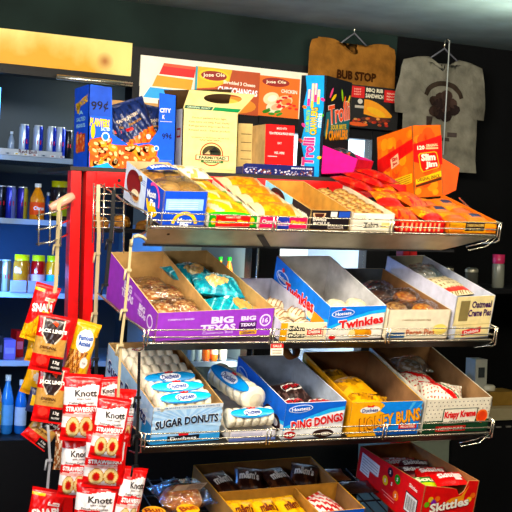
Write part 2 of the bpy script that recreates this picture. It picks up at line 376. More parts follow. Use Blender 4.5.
# cooler shelves
CSH = [oc(35, 158, .12).z, oc(35, 221, .12).z, oc(35, 294, .12).z, oc(30, 362, .12).z]
for k, z in enumerate(CSH):
    b = MB(); b.box((XL+.02, .12, z-.012), (XE-.03, .72, z), '#7f8ea2', 'plastic'); b.box((XL+.02, .108, z-.016), (XE-.03, .12, z+.006), '#a8b6ca', 'plastic')
    sh = part(b, 'cooler_shelf', ck)
    b = MB()
    if k == 0:
        b.box((oc(2, 150).x, .100, z+.004), (oc(69, 150).x, .106, z+.030), '#c8ccd8', 'plastic'); m2 = flat((0, .1, 0), (1, 0, 0), (0, 0, 1))
        b.text(m2, 'Red Bull', oc(28, 145, .1).x, z+.022, .075, .016, '#5a2030', 0, 1, .01)
        for i in range(7): xx = oc(8+9*i, 150, .1).x; b.rect(m2, xx-.012, z+.007, xx+.012, z+.016, random.choice(['#e8ecf4', '#b0b8c8', '#e0e0e8']), 2); b.rect(m2, xx-.006, z+.009, xx+.004, z+.013, random.choice(['#304060', '#d0b020', '#a02828']), 3)
        part(b, 'price_strip', sh)
    elif k == 2:
        for (xa, xb2) in ((17, 33), (35, 61)): b.box((oc(xa, 280).x, .100, z+.006), (oc(xb2, 280).x, .106, z+.055), '#9a8ea0', 'plastic')
        part(b, 'price_strip', sh)
# led tubes
for (x, nm) in ((oc(-7, 200, .12).x, 'led_tube'), (XM2+.06, 'led_tube')):
    b = MB(); b.tube([(x, .10, zb_+.1), (x, .10, zh-.05)], .006, '#cfe6ff', 'led' if x < XM1 else 'ledw'); part(b, nm, ck)

# ------------------------------------------------------------------ drinks
def in_cooler(px, zi, dy): q = oc(px, 200, dy); return CMAT @ T((q.x, dy, CSH[zi]+.0005 if zi >= 0 else zb_))
PXM = FPX/5.25
def can(px, wpx, hpx, zi, dy, ca, cb, label, group):
    r = wpx/2/PXM; h = hpx/PXM
    t = thing('drink_can', in_cooler(px, zi, dy), label, 'can', group)
    b = MB(); n = 16; prof = [(r*.8, 0), (r, .006), (r, h*.9), (r*.8, h*.97)]
    vs = []; fs = []; cs = []
    for p in prof:
        for j in range(n): vs.append((p[0]*math.cos(2*math.pi*j/n), p[0]*math.sin(2*math.pi*j/n), p[1]))
    for i in range(3):
        for j in range(n): fs.append((i*n+j, i*n+(j+1) % n, (i+1)*n+(j+1) % n, (i+1)*n+j)); cs.append(ca if (j*2//n + (0 if i != 1 else 0)) % 2 == (1 if j % 8 < 4 else 0) else cb)
    b.raw(vs, fs, cs, 'can'); m2 = lambda x, y, l=1: (r*1.02*math.sin(x/r), -r*1.02*math.cos(x/r)-.0004*l, y)
    b.rect(m2, -r*.4, h*.42, r*.4, h*.55, '#d03040', 1, 'can'); part(b, 'body', t)
    b = MB(); b.lathe([(r*.82, h*.965), (r*.84, h), (r*.7, h), (r*.66, h*.98), (0, h*.98)], '#d8dce4', 'can'); part(b, 'lid', t)
for i, px in enumerate((21, 35, 48.5, 57.5)):
    can(px, 10.5, 34, 0, .18, '#c8d2e4', '#2038b8', ('leftmost of four slim silver and blue cans on the top cooler shelf', 'second slim silver and blue can from the left on the top cooler shelf', 'third slim silver and blue can from the left on the top cooler shelf', 'rightmost slim silver and blue can on the top cooler shelf')[i], 'slim cans on the top cooler shelf')
can(65.5, 9, 32, 0, .2, '#101018', '#181c28', 'black can beside the slim blue cans on the top cooler shelf', None)
for i, (px, a_, b_) in enumerate(((1, '#202840', '#10141c'), (10.5, '#3038a8', '#8090e0'), (22.5, '#302888', '#c8c060'))):
    can(px, 11, 34, 1, .2, a_, b_, ('dark can at the left picture edge on the second cooler shelf', 'blue and lilac can beside the dark can on the second cooler shelf', 'purple and yellow can left of the orange juice bottle')[i], 'cans on the second cooler shelf')
for i, (px, a_, b_) in enumerate(((0, '#4a4a58', '#303038'), (9.5, '#a8988a', '#786850'))):
    can(px, 11, 33, 2, .2, a_, b_, ('grey can at the left picture edge on the jar shelf', 'tan can left of the yellow-lidded jars')[i], 'cans on the jar shelf')
def bottle(px, wpx, hpx, zi, dy, liquid, cap, lab, label, cat='bottle', group=None, shape='pet', ltxt=None):
    r = wpx/2/PXM; h = hpx/PXM; t = thing('drink_bottle', in_cooler(px, zi, dy), label, cat, group)
    b = MB(); b.lathe([(r*.75, 0), (r, .008), (r, h*.55), (r*.95, h*.62), (r*.6, h*.78), (r*.38, h*.86), (r*.38, h*.92)], liquid, 'drink'); part(b, 'body', t)
    b = MB(); b.lathe([(r*.45, h*.9), (r*.45, h), (0, h)], cap, 'plastic'); part(b, 'cap', t)
    if lab:
        b = MB(); b.lathe([(r*1.02, h*.16), (r*1.02, h*.5)], lab, 'card'); m2 = lambda x, y, l=1: (r*1.03*math.sin(x/r), -r*1.03*math.cos(x/r)-.0004*l, y)
        if ltxt: b.text(m2, ltxt, 0, h*.34, r*1.5, h*.10, '#ffffff', 0, 1, .03)
        part(b, 'label_wrap', t)
bottle(37.5, 15, 38, 1, .16, '#f09a18', '#f4f4f4', '#f0602a', 'orange juice bottle with a white cap on the second cooler shelf', ltxt='Citrus')
bottle(48, 7, 30, 1, .22, '#3050b0', '#c8d0e8', None, 'narrow blue bottle right of the orange juice bottle')
bottle(8.5, 7, 26, 0, .2, '#8a96a8', '#d8e0ec', None, 'small clear bottle left of the slim cans on the top cooler shelf')
bottle(3, 17, 66, -1, .14, '#f0a818', '#f07018', '#f0d040', 'tall orange drink bottle at the left edge of the lowest cooler shelf', ltxt='GOLD')
bottle(17, 13, 60, -1, .16, '#4a90e0', '#d8e8f8', '#78b4f0', 'blue water bottle beside the tall orange bottle on the lowest cooler shelf')
bottle(31, 12, 55, -1, .16, '#3a78d0', '#e8eef8', '#c8d8f0', 'blue bottle behind the hanging jerky bags on the lowest cooler shelf')
def jar(px, wpx, hpx, zi, dy, c, lid, lab, label):
    r = wpx/2/PXM; h = hpx/PXM; t = thing('sauce_jar', in_cooler(px, zi, dy), label, 'jar', 'yellow-lidded jars in the cooler')
    b = MB(); b.lathe([(r*.85, 0), (r, .006), (r, h*.78), (r*.8, h*.88)], c, 'drink'); part(b, 'glass_body', t)
    b = MB(); b.lathe([(r*.86, h*.85), (r*.88, h), (0, h)], lid, 'plastic'); part(b, 'lid', t)
    if lab: b = MB(); b.lathe([(r*1.02, h*.15), (r*1.02, h*.5)], lab, 'card'); part(b, 'label_wrap', t)
jar(25, 17, 39, 2, .16, '#a86020', '#d8d020', None, 'brown salsa jar with a yellow lid, leftmost of the jars')
jar(41.5, 15, 39, 2, .16, '#a81820', '#d0d020', '#c8a0a8', 'red salsa jar with a yellow lid, middle of the jars')
jar(56, 14, 39, 2, .16, '#e89818', '#d0d020', '#40a0c8', 'orange cheese jar with a yellow lid, right of the red jar')
jar(59, 19, 42, 1, .19, '#241a1c', '#b8b020', '#a8b030', 'dark jar with an olive yellow lid beside the red upright')
def carton(px, py0, w, h, zi, dy, col, label, tx=None):
    q = oc(px, 200, dy); b = MB(); W = w/PXM; H = h/PXM; b.box((-W/2, 0, 0), (W/2, .1, H), col); m2 = flat((0, 0, 0), (1, 0, 0), (0, 0, 1))
    b.rect(m2, -W*.4, H*.3, W*.4, H*.6, tx or '#d8d0e0', 1)
    o = b.build('drink_carton', None, .002); o.matrix_world = CMAT @ T((q.x, dy, CSH[zi]+.001)); tag(o, label, 'carton', 'cartons low in the cooler')
carton(5, 0, 11, 24, 3, .2, '#181820', 'black carton at the left edge of the low cooler shelf', '#504858')
carton(17, 0, 12, 20, 3, .2, '#7468b0', 'lavender carton beside the black carton on the low cooler shelf', '#9088c8')
carton(27, 0, 8, 27, 3, .3, '#b81828', 'red carton behind the lavender carton on the low cooler shelf', '#e07080')
# bottles seen between the snack shelves in the middle bay
BH2, BH3 = 45, 44
for i, px in enumerate((173, 181, 189, 215, 223.5, 232.5)):
    bottle(px, 10.5, BH2, 2, .2+.0*i, '#f07a18' if i > 3 else '#e8d8c0', '#18a038', '#f0e8d0' if i > 2 else None,
           ('first', 'second', 'third', 'fourth', 'fifth', 'last')[i] + ' green-capped juice bottle from the left behind the middle snack shelf', group='green-capped bottles')
for i, (px, c) in enumerate(((199, '#8a96a0'), (206, '#a0a8b0'), (214, '#f07018'), (222, '#f08020'), (231, '#d8d8d0'))):
    bottle(px, 8.5, BH3, 3, .2, c, '#e8e8e8' if i != 2 else '#f0a020', '#e8e0d0' if i in (3, 4) else None,
           ('clear bottle leftmost in the gap above the sugar donut box', 'clear bottle second from left in the gap above the sugar donut box', 'orange bottle with an orange cap in the gap above the sugar donut box', 'orange bottle with a pale label in the gap above the sugar donut box', 'pale milk bottle right of the orange ones in the gap')[i], group='bottles behind the lower snack shelf')

# ================================================================== RACK
rk = thing('snack_rack', T((0, 0, 0)), 'red-posted steel snack rack with four wire-lipped shelves in front of the cooler', 'rack')
YU = .50; ZT = 1.685
def upright(pxs, name='upright'):
    b = MB()
    for (xa, xb2) in pxs:
        x0, x1 = on_y(xa, 250, YU).x, on_y(xb2, 250, YU).x
        b.box((x0, YU, 0), (x1, YU+.012, ZT), '#e01014', 'red'); b.box((x0, YU+.012, 0), (x0+.006, YU+.05, ZT), '#e01014', 'red'); b.box((x1-.006, YU+.012, 0), (x1, YU+.05, ZT), '#e01014', 'red')
    xa, xb2 = on_y(pxs[0][0], 250, YU).x, on_y(pxs[-1][1], 250, YU).x
    b.box((xa+.004, YU+.05, 0), (xb2-.004, YU+.056, ZT), '#0c0c0e', 'black')
    return part(b, name, rk)
upright(((69.5, 79.5), (84.5, 94)))
upright(((403, 409), (411, 417)))
XUL, XUR = on_y(69.5, 250, YU).x, on_y(417, 250, YU).x
b = MB(); b.box((on_y(94, 250, YU).x, YU-.012, 1.634), (XUR, YU, ZT), '#e01014', 'red')
for k in range(10):
    x = XUL+.16+k*.11; b.face([(x+.006*math.cos(t), YU-.0125, 1.658+.006*math.sin(t)) for t in [j*math.pi/5 for j in range(10)]], '#0c0c0e', 'black')
part(b, 'top_rail', rk)
b = MB()
for z in (.06,): b.box((XUL, YU, .0), (XUR, YU+.05, .08), '#e01014', 'red')
for x in (XUL, XUR-.06): b.box((x, -.02, 0), (x+.06, YU+.45, .05), '#0c0c0e', 'black')
part(b, 'foot', rk)
ZD = 1.70
b = MB(); b.box((XUL-.005, YU-.005, ZD-.014), (on_y(380, 170, .55).x, .98, ZD-.001), '#3a3430', 'dark'); part(b, 'top_deck', rk, .002)
PAN = {'top': .44, 'mid': .50, 'low': .50, 'bot': .50}
for sh in ('top', 'mid', 'low', 'bot'):
    z = ZL[sh]; b = MB(); D = PAN[sh]; o = Vector((-.01, .006, z)); 
    if sh == 'bot':
        for i in range(27): x = .0 + i*1.22/26; b.tube([o + Vector((x, 0, 0)), o + Vector((x, 0, 0)) + DV*D], .0028, mat='dark', n=6)
        for v in (.02, .14, .26, .38, .49): b.tube([o + DV*v - NV*.004, o + Vector((1.23, 0, 0)) + DV*v - NV*.004], .0032, mat='dark', n=6)
    else:
        o2 = o + Vector((.05, 0, 0)); q = [o2, o2+Vector((1.175, 0, 0)), o2+Vector((1.175, 0, 0))+DV*D, o2+DV*D]
        b.prism(q, -NV*.003, '#a09a8c', mat='dark')
    sp = part(b, 'shelf', rk)
    if sh == 'top':
        b = MB(); x1 = on_y(445, 248, .06).x
        P0 = [(0.0, .004, z-.003), (.02, .085, z-.052), (x1, .085, z-.052), (1.215, .004, z-.003)]
        b.prism(P0, (0, .004, .003), '#a09a8c', mat='steel')
        for px in (255,): xx = .36; b.prism([(xx, .02, z-.018), (xx+.05, .082, z-.053), (xx+.075, .082, z-.053), (xx+.025, .02, z-.018)], (0, .003, .002), '#26221e', mat='dark')
        part(b, 'apron', sp)
        b = MB(); b.box((.02, .085, z-.058), (x1+.05, .11, z-.049), '#0c0c0e', 'black'); part(b, 'stiffener', sp)
    else:
        b = MB(); b.prism([(0.0, .004, z-.003), (.01, .03, z-.022), (1.2, .03, z-.022), (1.215, .004, z-.003)], (0, .004, .003), '#0c0c0e', mat='black'); part(b, 'apron', sp)
    for x in (.075, 1.185):
        b = MB(); a0 = Vector((x-.004, .0, z-.006)); 
        b.prism([a0+Vector((0, .02, 0)), a0+DV*.49, a0+DV*.49-NV*.03, a0+Vector((0, .03, -.016))], (.008, 0, 0), '#0c0c0e', mat='black'); part(b, 'bracket', sp)
    if sh == 'bot': continue
    hgt = (.003, .022, .044)
    for i in range(3):                                     # three lip segments
        xa, xb2 = i*1.22/3 + .002, (i+1)*1.22/3 - .002; b = MB()
        for k, h in enumerate(hgt):
            y1 = -.004 - h*.28
            pts = [(xa, .03 if i == 0 else y1, z+h), (xa+.006, y1+.002, z+h), (xa+.02, y1, z+h), (xb2-.02, y1, z+h), (xb2-.006, y1+.002, z+h), (xb2, .03 if i == 2 else y1, z+h)]
            b.tube(pts, .0022 if k else .0027)
        for x in (xa+.004, xb2-.004): b.tube([(x, -.005, z-.004), (x, -.019, z+.047)], .0026)
        part(b, 'wire_lip', sp)
    for x, s in ((-.004, 1), (1.224, -1)):                 # end wires with the bent hook
        b = MB()
        b.tube([(x, -.016, z+.046), (x, -.002, z-.012), (x - s*.004, .02, z-.02), (x - s*.002, .10, z-.026)], .0032)
        b.tube([(x, -.012, z+.044), (x-.014*s, .16, z+.07), (x-.05*s, .34, z+.13)], .003)
        part(b, 'end_wire', sp)
    b = MB(); hk = .55 if sh == 'mid' else 1; b.tube([(1.22, .01, z-.006*hk), (1.19+.03*(1-hk), .02, z-.035*hk), (1.22-.08*hk, .05, z-.05*hk), (1.22-.09*hk, .05, z-.038*hk), (1.22-.04*hk, .02, z-.022*hk), (1.215, .012, z)], .002); part(b, 'end_hook', sp)
# side wire panel and small side basket at the rack's left end
b = MB()
for k in range(7): b.tube([(-.055, .42, 1.50+.022*k), (.05, .42, 1.50+.022*k)], .002, n=6)
for x in (-.055, -.02, .015, .05): b.tube([(x, .42, 1.45), (x, .42, 1.645)], .0024, n=6)
b.tube([(.03, .36, 1.60), (.034, .36, 1.42)], .003, n=6); b.tube([(-.01, .3, 1.64), (.03, .2, 1.60), (.07, .08, 1.545)], .003, n=6)
part(b, 'side_wire_panel', rk)
b = MB()
for zz in (1.545, 1.50, 1.455):
    p = [on_y(37, 215, .28), on_y(50, 212, .28), on_y(69, 205, .45)]
    b.tube([(p[0].x, .28, zz-.01), (p[1].x, .24, zz), (p[2].x, .46, zz+.02)], .003, n=6)
xq = on_y(38, 230, .28).x
for dx in (0, .035, .07): b.tube([(xq+dx, .27, 1.55), (xq+dx, .27, 1.44)], .0028, n=6)
part(b, 'side_basket', rk)
b = MB()
b.box((on_y(96.5, 200, .40).x, .40, 1.545), (on_y(100, 200, .40).x, .408, 1.64), '#cfc4a4', 'plastic'); part(b, 'ticket_holder', rk)

# ------------------------------------------------------------------ clip strips
def strip(pts, Y, col, label, w=.010, mat='plastic'):
    P = [on_y(x, y, Y) for x, y in pts]; o = P[0]
    t = thing('clip_strip', T(o), label, 'clip strip', 'hanging clip strips')
    b = MB(); L = [p-o for p in P]
    for a, c in zip(L, L[1:]):
        b.prism([(a.x-w/2, 0, a.z), (c.x-w/2, 0, c.z), (c.x+w/2, 0, c.z), (a.x+w/2, 0, a.z)], (0, .003, 0), col, mat=mat)
    part(b, 'strip', t)
    n = max(2, int((P[0]-P[-1]).length/.11))
    for i in range(1, n+1):
        f = i/n*(len(L)-1); k = min(int(f), len(L)-2); p = L[k].lerp(L[k+1], f-k)
        b = MB(); b.box((p.x-.013, -.007, p.z-.004), (p.x+.006, -.001, p.z+.004), col, mat); b.tube([(p.x-.012, -.006, p.z+.002), (p.x-.017, -.008, p.z-.03)], .0035, col, mat, 6)
        part(b, 'clip', t)
    return t
CREAM = '#b4a482'
strip([(66, 196), (59, 203), (57.5, 245), (56, 285), (53, 300)], .30, CREAM, 'cream clip strip left of the red upright holding the jerky bags', .012)
strip([(98, 212), (99, 235), (96.5, 290), (95, 325), (92, 345)], .36, CREAM, 'cream clip strip beside the red upright holding the yellow cookie bag', .012)
strip([(131, 243), (129, 270), (125, 310), (121, 345), (118, 400), (116, 440)], -.03, CREAM, 'cream clip strip hooked on the front left corner of the top shelf', .008)
strip([(114, 190), (112, 225), (109, 255), (106, 285)], .10, '#101014', 'short black clip strip beside the boxed marshmallow pies', .012, 'black')
strip([(139.5, 352), (138, 420), (136, 466)], -.035, '#101014', 'long black clip strip in front of the sugar donut box', .008, 'black')
strip([(97, 338), (96, 380)], .10, '#101014', 'short black clip strip above the strawberry cookie bags', .010, 'black')
strip([(48, 425), (50, 460), (47, 495)], .26, '#b8b8bc', 'grey clip strip below the lowest jerky bag', .008)
# curved hook that carries the cream strip
b = MB(); p = [on_y(x, y, -.03) for x, y in ((131, 246), (131.5, 240), (134, 236.5), (138, 235.5), (143, 237), (146, 240))]
b.tube(p, .0055, CREAM, 'plastic'); tag(b.build('strip_hook'), 'bent cream hook hanging from the top shelf corner', 'hook')
# ================================================================== TRAYS
KR = '#b08858'
def tray(name, label, fit, side, inner, front_col, front=None, left=None, back_in=None, cat='display box', edge=None, right_out=None, right=True, dw=-.004, du=.002, group=None, lip=None, hbs=1., back=True, taper=0):
    sh, D = fit[0], fit[6]; u, hf, w, yaw, hb = fit_tray(*fit); u += du; w += dw; hb *= hbs
    Mx = shelf_mat(sh, u, .004, yaw); t = thing(name, Mx, label, cat, group); th = .0035
    edge = edge or inner
    b = MB(); b.prism([(0, 0, 0), (0, D, 0), (w-taper, D, 0), (w, 0, 0)], (0, 0, th), inner, mat='kraft'); part(b, 'base', t)
    b = MB(); pts = [(0, 0, 0), (w, 0, 0), (w, 0, hf), (0, 0, hf)]
    if lip: pts = lip(w, hf)
    b.prism(pts, (0, th, 0), front_col, inner, edge, 'card', 'kraft')
    if front: front(b, flat((0, 0, 0), (1, 0, 0), (0, 0, 1)), w, hf)
    part(b, 'front_panel', t)
    b = MB(); b.prism([(0, D, 0), (0, 0, 0), (0, 0, hf), (0, D, hb)], (th, 0, 0), side, inner, edge, 'card', 'kraft')
    if left: left(b, flat((0, D, 0), (0, -1, 0), (0, 0, 1)), D, hb, hf)
    part(b, 'side_panel', t)
    b = MB(); b.prism([(w, 0, 0), (w-taper, D, 0), (w-taper, D, hb), (w, 0, hf)], (-th, 0, 0), right_out or side, inner, edge, 'card', 'kraft'); part(b, 'side_panel', t)
    if back:
        b = MB(); b.prism([(w-taper, D, 0), (0, D, 0), (0, D, hb), (w-taper, D, hb)], (0, -th, 0), side, back_in or inner, edge, 'card', 'kraft'); part(b, 'back_panel', t)
    return dict(M=Mx, w=w, D=D, hf=hf, hb=hb, t=t)
def clipq(D, hb, hf, s0, s1, z0=0., z1=1.):
    """strip of a side panel between s0..s1 (from back) and relative heights"""
    ha = hb+(hf-hb)*s0/D; hc = hb+(hf-hb)*s1/D
    return [(s0, z0*ha), (s1, z0*hc), (s1, z1*hc), (s0, z1*ha)]

# ------------------------------------------------------------------ soft packs
def bag_mesh(W, H, TH, colfn, mat='film', nu=20, nv=28, crimp=.07, deco=None, back=None, wr=.05, k=0):
    b = MB(); wk = random.random()*20
    def prof(s, t):
        q = min(1, max(0, (t-crimp)/(1-2*crimp))); e = max(0, 1-abs(s)**2.6)
        return TH/2*(math.sin(math.pi*q)**.42 if q > 0 else 0)*(e**.62) * (1 + wr*nz(s*2.2, t*3, wk)) + .0006
    def xy(s, t):
        q = min(1, max(0, (t-crimp)/(1-2*crimp)))
        return W/2*s*(1-.07*math.sin(math.pi*q)**.5 if q > 0 else 1), H*t
    def fr(a, t): s = 2*a-1; x, z = xy(s, t); return (x, -prof(s, t), z)
    def bk(a, t): s = 2*a-1; x, z = xy(s, t); return (x, prof(s, t), z)
    b.grid(fr, nu, nv, lambda a, t: colfn(2*a-1, t), mat)
    b.grid(bk, max(6, nu//2), max(8, nv//2), back if back else (lambda a, t: colfn(2*a-1, t)), mat, True)
    def mp(x, z, l=1):
        s = max(-1, min(1, x/(W/2*.95))); t = z/H; return (x, -prof(s, t) - .0012*l, z)
    if deco: deco(b, mp, W, H)
    return b
LAY = Rx(-math.pi/2)
def lay(tr, x, y, z, rz=0, tilt=0, roll=0):
    return tr['M'] @ T((x, y, z)) @ Rz(R(rz)) @ Rx(R(tilt)) @ Ry(R(roll)) @ LAY
def pack(name, mtx, W, H, TH, colfn, label, cat='snack pack', group=None, deco=None, mat='film', nu=12, nv=14, crimp=.08, wr=.06):
    b = bag_mesh(W, H, TH, colfn, mat, nu, nv, crimp, deco, wr=wr); o = b.build(name); o.matrix_world = mtx @ T((0, 0, -H/2)); return tag(o, label, cat, group)
def dome(b, cx, cy, rx, ry, h, col, col2=None, n=16, rings=5, sw=0):
    vs = []; fs = []; cs = []
    for i in range(rings+1):
        a = i/rings*math.pi/2; rr = math.cos(a)**.6 if i < rings else .02
        for j in range(n):
            t = 2*math.pi*j/n; vs.append((cx+rx*rr*math.cos(t), cy+ry*rr*math.sin(t), h*(.25+.75*math.sin(a))))
    vs2 = [(cx+rx*.9*math.cos(2*math.pi*j/n), cy+ry*.9*math.sin(2*math.pi*j/n), 0) for j in range(n)]
    vs = vs2+vs; 
    for i in range(rings+1):
        for j in range(n):
            fs.append((i*n+j, i*n+(j+1) % n, (i+1)*n+(j+1) % n, (i+1)*n+j))
            cs.append(col2 if col2 and ((i*2+j*sw) % 5 < 2) else col)
    fs.append(tuple((rings+1)*n+j for j in range(n))); cs.append(col)
    b.raw(vs, fs, cs, 'food')
def wrapped(name, mtx, W, H, TH, items, label, cat='pastry', group=None, deco=None, lab=None):
    """clear wrapper over pastries ; mtx = lying frame before LAY (x width, y depth, z up)"""
    t = thing(name, mtx, label, cat, group)
    for (cx, cy, rx, ry, h, c, c2, sw) in items:
        b = MB(); dome(b, cx, cy, rx, ry, h, c, c2, sw=sw); part(b, 'pastry', t)
    b = bag_mesh(W, H, TH, lambda s, q: '#ffffff', 'clear', 14, 14, .1, None, wr=.14); o = b.build('wrapper', t); o.matrix_local = T((0, -H/2, TH*.42)) @ LAY @ T((0, 0, 0))
    if lab:
        lw, lh, lc, tx, tc, oy = lab; b = MB(); m2 = lambda x, y, l=1: (x, y, TH*.95+.004+.0008*l - (x/W)**2*TH*1.2 - (y/H)**2*TH*.9)
        N = 16
        for ring in (1., .66, .33):
            pass
        b.raw([m2(0, oy)] + [m2(lw/2*f*math.cos(2*math.pi*j/N), oy+lh/2*f*math.sin(2*math.pi*j/N)) for f in (.5, 1.) for j in range(N)],
              [(0, 1+j, 1+(j+1) % N) for j in range(N)] + [(1+j, 1+N+j, 1+N+(j+1) % N, 1+(j+1) % N) for j in range(N)], lc, 'card')
        if tx: b.text(m2, tx, 0, oy, lw*.75, lh*.45, tc, 0, 3, .02)
        part(b, 'brand_label', t)
    return t
def flatm(tr, x, y, z, rz=0, tilt=0, roll=0): return tr['M'] @ T((x, y, z)) @ Rz(R(rz)) @ Rx(R(tilt)) @ Ry(R(roll))

# ---- donut sleeve (white sugar donuts in a row under a printed blue label)
def sleeve(mtx, L, r, label, lab='#2f9fd0', n=6, group=None, txt='Duchess', ang=.62):
    t = thing('donut_sleeve', mtx, label, 'donut pack', group)
    b = MB(); NU, NVV = 60, 20
    def P(a, v, e=0):
        x = (a-.5)*L; k = min(1, (min(a, 1-a))/.045)**.5; rr = (r*(.78+.22*abs(math.sin(math.pi*n*a))**.6) if not e else r*.985 + e)*k; th = 2*math.pi*v
        return (x, -rr*math.cos(th)*1.05, r + rr*math.sin(th))
    b.grid(P, NU, NVV, lambda a, v: '#f3e9d2' if abs(math.sin(math.pi*n*a)) > .35 else '#d8ccb4', 'film'); part(b, 'donuts', t)
    if not txt: return t
    b = MB()
    def Q(a, v):
        x = (a-.5)*.92; hw = ang*max(0, 1-abs(x/.46)**2.2)**.6*.13 + .006; th = .14 + (v-.5)*2*hw
        return P(.5+x, th, .0035)
    def cf(a, v): return ('#1878b8' if txt else '#b4cce0') if v < .16 or v > .86 else lab
    b.grid(Q, 40, 8, cf, 'film')
    def mp(x, y, l=1):
        a = .5+x/L; th = .14 + y/(2*math.pi*r); p = P(a, th, .0035+.0012*l); return p
    b.ell(mp, 0, 0, L*.19, r*.36, '#f4f8fc', 1, 'film', n=16)
    if txt: b.text(mp, txt, 0, 0, L*.3, r*.42, '#183a88', .06, 2, .015, 'film')
    b.poly(mp, [(-.012, r*.36), (.012, r*.36), (.015, r*.6), (.006, r*.48), (0, r*.64), (-.006, r*.48), (-.015, r*.6)], '#d83030' if txt else '#dfe9f2', 2, 'film')
    part(b, 'printed_label', t)
    return t

# ================================================================== TOP SHELF
BLUE = '#1a48b8'
def moon_front(b, m, w, h):
    b.rect(m, w*.06, h*.45, w*.92, h*.78, '#8fb0e8', 1); b.ring(m, w*.52, h*.02, w*.30, h*.40, w*.07, '#f8c020', 2, t0=.15, t1=math.pi-.15)
    b.text(m, 'Moon', w*.52, h*.16, w*.32, h*.15, '#ffffff', 0, 3, .03); b.text(m, 'Pie', w*.52, h*.05, w*.2, h*.12, '#ffffff', 0, 3, .03)
    for k in range(4): b.rect(m, w*.12, h*(.5+.06*k), w*.8, h*(.52+.06*k), '#b8ccf0', 2)
def moon_left(b, m, D, hb, hf):
    b.poly(m, clipq(D, hb, hf, 0, D*.56), '#d8e4f8', 1)
    h = hb; b.ell(m, D*.24, h*.55, D*.19, h*.36, '#6a1a20', 2, n=28); b.ell(m, D*.24, h*.50, D*.17, h*.28, '#7c2428', 3, n=24)
    b.ell(m, D*.32, h*.28, D*.11, h*.17, '#e8d8b8', 4); b.ell(m, D*.33, h*.27, D*.08, h*.10, '#b06a3a', 5); b.ell(m, D*.31, h*.33, D*.09, h*.04, '#f4ead0', 6)
    b.ring(m, D*.76, h*.5, D*.165, h*.44, D*.03, '#f0609a', 2, t0=-.3, t1=2.2); b.ring(m, D*.76, h*.5, D*.165, h*.44, D*.05, '#f8c818', 3, t0=math.pi*1.05, t1=math.pi*1.8)
    b.ell(m, D*.74, h*.28, D*.10, h*.16, '#f8c818', 2)
    b.text(m, 'Moon', D*.72, h*.62, D*.22, h*.2, '#ffffff', .15, 4, .03); b.text(m, 'Pie', D*.77, h*.42, D*.13, h*.18, '#ffffff', .15, 4, .03)
    for k in range(3): b.rect(m, D*.42, h*(.78-.05*k), D*.54, h*(.80-.05*k), '#8098d0', 2); b.rect(m, D*.2+D*.05*k, h*.08, D*.23+D*.05*k, h*.1, '#8098d0', 2)
tm = tray('snack_box', 'blue marshmallow pie box with a chocolate pie pictured on its pale left side', ('top', 164, 191, 209, 126.5, 161, .33), BLUE, '#c8b088', BLUE, moon_front, moon_left)
g = 'clear-wrapped pies in the blue marshmallow pie box'
wrapped('wrapped_pie', flatm(tm, .07, .20, .085, 5, 6), .135, .13, .05, [(-.03, 0, .045, .045, .035, '#a8783c', '#8a5a28', 1), (.035, .01, .04, .045, .03, '#b08444', None, 0)], 'clear-wrapped pie with a blue oval label, blue marshmallow pie box', 'pie', g, lab=(.11, .055, '#2850b8', 'Moon Pie', '#ffffff', .005))
wrapped('wrapped_pie', flatm(tm, .076, .085, .085, -3, -3), .135, .14, .05, [(-.03, 0, .04, .05, .03, '#b89058', None, 1), (.035, 0, .04, .05, .03, '#a07840', None, 0)], 'clear-wrapped pie with no label at the front of the blue marshmallow pie box', 'pie', g)
def ban_front(b, m, w, h):
    b.rect(m, 0, 0, w*.14, h, '#2c9030', 1); b.rect(m, w*.86, 0, w, h, '#2c9030', 1); b.text(m, 'Banana Flips', w*.5, h*.42, w*.62, h*.36, '#f8d820', 0, 2, .03)
    b.ell(m, w*.09, h*.5, w*.05, h*.26, '#f0c020', 2); b.ell(m, w*.9, h*.5, w*.05, h*.3, '#f0c020', 2); b.text(m, 'FAMILY SIZE', w*.5, h*.82, w*.3, h*.14, '#f8f0d0', 0, 2)
tb = tray('snack_box', 'low red banana cake tray with green ends beside the blue marshmallow pie box', ('top', 209, 215, 258, 160, 178, .40), '#e8e0c8', '#e0d4b8', '#e02a1c', ban_front, back=False)
def yel(s, t): return '#3c9a30' if t < .15 or (s > .6 and t > .6) else ('#dcb428' if (s+t*1.3) % .9 < .5 else ('#dccfa4' if s < .2 else '#d08a28'))
def crm(s, t): return '#d8c8a0' if abs(s) > .62 or t > .88 else ('#d88018' if nz(s*3, t*4) > -.1 else '#e0a040')
for i, (y, z, l) in enumerate(((.07, .040, 'yellow and green wrapped cake nearest the front of the red banana tray'), (.17, .046, 'yellow and green wrapped cake in the middle of the red banana tray'), (.28, .05, 'yellow and green wrapped cake at the back of the red banana tray'))):
    pack('wrapped_cake', lay(tb, tb['w']*.5, y, z, 6*(i-1), 8), .155, .125, .04, yel, l, 'cake', 'yellow wrapped cakes on the top shelf', nu=20, nv=16)
    if i: pass
pack('wrapped_cake', lay(tb, tb['w']*.42, .35, .085, -8, 4), .15, .12, .04, lambda s, t: '#f6ecd4' if nz(s*2, t*3, 4) > -.5 else '#d8b070', 'cream wrapped cake heaped at the back of the red banana tray', 'cake', 'yellow wrapped cakes on the top shelf')
def dan_front(b, m, w, h):
    b.rect(m, w*.36, 0, w*.62, h, '#2a3a9a', 1); b.text(m, 'Cheese', w*.2, h*.6, w*.28, h*.3, '#f8e0e8', 0, 2, .02); b.text(m, 'Danish', w*.5, h*.45, w*.22, h*.4, '#f0c0d8', 0, 2, .02); b.text(m, 'Flaky', w*.8, h*.5, w*.3, h*.36, '#f8d030', 0, 2, .03)
td = tray('snack_box', 'low pink and blue tray of orange pastries next to the red banana tray', ('top', 259, 216, 309, 212, 180, .40), '#f0e6d0', '#ece0c4', '#e0305c', dan_front, back=False)
